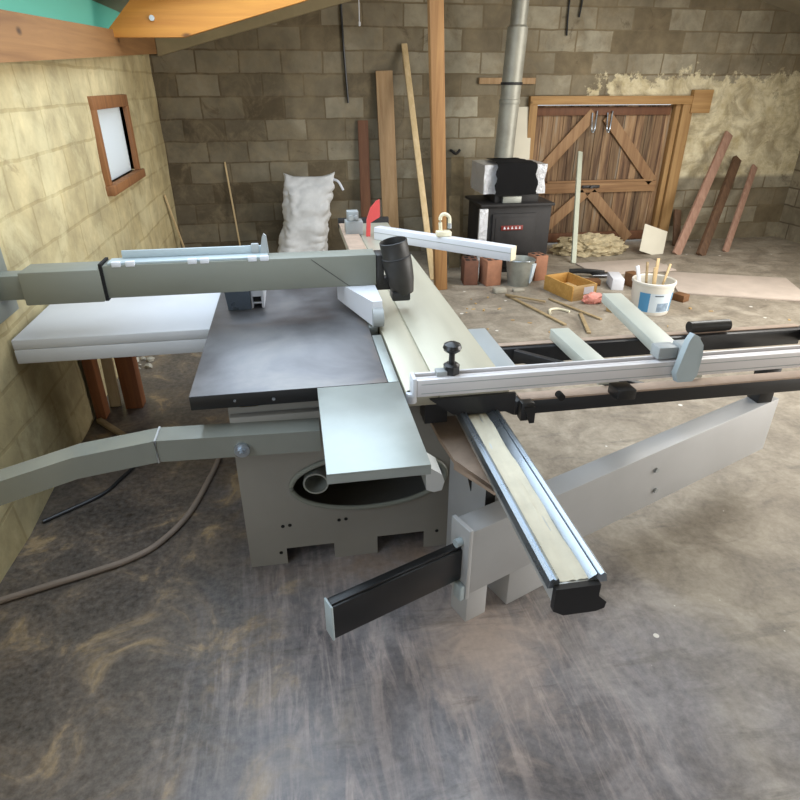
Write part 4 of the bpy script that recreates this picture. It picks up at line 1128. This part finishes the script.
# loose sticks
for a, b_, w_, lab in (
        ((2.06, 5.64), (2.30, 4.72), 0.032, 'longest thin stick on the floor, running towards the saw'),
        ((2.03, 5.58), (2.34, 5.30), 0.022, 'short thin stick crossing the longest floor stick'),
        ((2.44, 5.44), (2.68, 4.80), 0.028, 'dark-ended stick lying in front of the yellow crate'),
        ((2.56, 4.98), (2.42, 4.50), 0.034, 'short pale stick pointing at the black outrigger frame')):
    zz = 0.008 if w_ != 0.022 else 0.03
    single('wood_stick', B(lambda b: bar(b, (a[0], a[1], zz + 0.002), (b_[0], b_[1], zz + 0.002), w_, 0.016, 0.002)), M['stickm'], lab, 'stick', (a[0], a[1], 0), 'loose sticks on the floor')
single('bent_strip', B(lambda b: tube(b, [(2.28, 5.02, 0.0125), (2.32, 5.12, 0.0125), (2.41, 5.13, 0.0125), (2.48, 5.04, 0.0125)], 0.012, 8)), M['cream'], 'curved cream strip lying on the floor among the sticks', 'strip', (2.45, 5.2, 0))

# plastic tub with wooden sticks
TX, TY = 3.25, 4.98
tb = thing('plastic_tub', 'milky white plastic tub with a blue label full of wooden sticks', 'tub', (TX, TY, 0))
part(tb, 'tub_body', B(lambda b: lathe(b, [(0.0, 0.0), (0.165, 0.0), (0.172, 0.012), (0.186, 0.275), (0.196, 0.28), (0.196, 0.30), (0.186, 0.305), (0.178, 0.295), (0.165, 0.015), (0.0, 0.012)], (TX, TY, 0), seg=48)), M['tub'])


def curved(bm, a0, a1, z0, z1, r0, n=14):
    lo = [bm.verts.new((TX + (r0 + 0.06 * z0) * math.cos(R(a0 + (a1 - a0) * k / n)), TY + (r0 + 0.06 * z0) * math.sin(R(a0 + (a1 - a0) * k / n)), z0)) for k in range(n + 1)]
    hi = [bm.verts.new((TX + (r0 + 0.06 * z1) * math.cos(R(a0 + (a1 - a0) * k / n)), TY + (r0 + 0.06 * z1) * math.sin(R(a0 + (a1 - a0) * k / n)), z1)) for k in range(n + 1)]
    for k in range(n):
        bm.faces.new((lo[k], lo[k + 1], hi[k + 1], hi[k]))


part(tb, 'label_strip', B(lambda b: curved(b, 205, 235, 0.035, 0.215, 0.1735)), M['blue'], 'bright blue strip of the label')
lb = part(tb, 'label_panel', B(lambda b: curved(b, 235, 312, 0.035, 0.215, 0.1735)), M['labelw'], 'pale blue label panel')
part(lb, 'label_title', B(lambda b: curved(b, 248, 272, 0.19, 0.20, 0.1745)), M['ink'], 'dark title line on the label')
part(lb, 'label_picture', B(lambda b: curved(b, 258, 296, 0.045, 0.125, 0.1742)), M['inkl'], 'grey picture on the label')
part(lb, 'label_edge', B(lambda b: curved(b, 304, 312, 0.037, 0.213, 0.1744)), M['blue'])
random.seed(3)
for k, (dx, dy, tx, ty, h, w_, lab) in enumerate((
        (-0.10, 0.02, -0.20, 0.03, 0.50, 0.035, 'white-painted stick in the tub, tilted furthest to the left'),
        (-0.04, 0.06, -0.06, 0.08, 0.52, 0.022, 'thin brown stick upright in the tub behind the others'),
        (0.02, -0.04, -0.05, -0.05, 0.50, 0.035, 'flat broad pale stick leaning left in the middle of the tub'),
        (0.05, 0.04, 0.04, 0.06, 0.56, 0.03, 'tallest pale stick in the tub'),
        (0.08, -0.02, 0.13, -0.02, 0.52, 0.022, 'thin light stick in the tub leaning to the right'))):
    single('tub_stick', B(lambda b: bar(b, (TX + dx * 0.6, TY + dy * 0.6, 0.03), (TX + tx * 0.9, TY + ty, h * 0.86), w_, 0.012, 0.002, (0, 1, 0))), M['whtp' if k == 0 else 'stickm' if k == 1 else 'lath'], lab, 'stick', (TX + dx * 0.6, TY + dy * 0.6, 0.03), 'sticks in the plastic tub')

# ------------------------------------------------------------------ left side of the floor
single('floor_cable', B(lambda b: tube(b, [(-1.33, 2.06, 0.014), (-1.15, 2.12, 0.014), (-0.97, 2.18, 0.014), (-0.85, 2.23, 0.014), (-0.74, 2.32, 0.014), (-0.63, 2.53, 0.014), (-0.55, 2.9, 0.014), (-0.5, 3.2, 0.014), (-0.36, 3.28, 0.014)], 0.014, 10)), M['hose'], 'thick dusty grey cable curving across the floor left of the saw cabinet', 'cable', (-0.8, 2.3, 0))
single('floor_cable', B(lambda b: tube(b, [(-1.33, 2.58, 0.01), (-1.11, 2.76, 0.01), (-1.04, 2.9, 0.01), (-0.98, 3.05, 0.01)], 0.01, 10)), M['blk'], 'thin black cable on the floor near the left wall', 'cable', (-1.1, 2.8, 0))
random.seed(11)
bm = bmesh.new()
for k in range(46):
    y = random.uniform(4.2, 5.9)
    x = XL + 0.03 + abs(random.gauss(0, 0.09))
    s = random.uniform(0.008, 0.035)
    r = bmesh.ops.create_icosphere(bm, subdivisions=1, radius=s)
    for v in r['verts']:
        v.co = Vector((v.co.x * random.uniform(0.7, 1.3) + x, v.co.y * random.uniform(0.7, 1.3) + y, max(0.001, v.co.z * 0.7 + s * 0.4)))
o = finish('rubble', bm, M['cone'])
o['label'], o['category'], o['kind'] = 'loose pale rubble along the foot of the left wall', 'rubble', 'stuff'

# crumbs, chips and splinters trodden about the stove and the crate
random.seed(21)
KEEP = [(2.02, 6.08, .24), (1.81, 6.15, .24), (2.58, 6.17, .24), (2.32, 6, .24), (2.72, 5.6, .4), (2.02, 5.75, .17), (2.23, 5.755, .15), (3.03, 5.86, .24), (3.5, 5.7, .24), (3.3, 5.75, .24), (3.25, 4.98, .28),
        (2.9, 5.02, .13), (3.72, 5.2, .15), (2.82, 5.27, .2), (2.38, 5.08, .17), (2.49, 4.74, .3), (2.1, 5.5, .22), (2.18, 5.25, .24), (2.24, 5.0, .24), (2.29, 4.76, .2), (2.3, 5.35, .2), (2.48, 5.35, .18), (2.55, 5.15, .2), (2.63, 4.93, .2), (2.4, 6.75, .8), (3.2, 6.1, .3), (3.78, 6.42, .65), (4.5, 5.6, 1.0), (1.455, 5.98, .15), (1.45, 6.32, .12)]
bm = bmesh.new()
for k in range(150):
    x, y = random.gauss(2.55, 0.55), random.gauss(5.7, 0.5)
    if k % 5 == 0:
        x, y = random.uniform(1.5, 4.6), random.uniform(4.0, 6.6)
    if any(math.hypot(x - a, y - b_) < r_ for a, b_, r_ in KEEP):
        continue
    L, wd, h = random.uniform(0.008, 0.05), random.uniform(0.006, 0.02), random.uniform(0.003, 0.012)
    box(bm, (-L / 2, -wd / 2, 0), (L / 2, wd / 2, h), 0, Matrix.Translation((x, y, 0.0005)) @ Matrix.Rotation(random.uniform(0, 3.1), 4, 'Z'))
o = finish('debris', bm, M['blockw'])
o['label'], o['category'], o['kind'] = 'scattered wood chips and crumbs on the floor before the stove', 'debris', 'stuff'
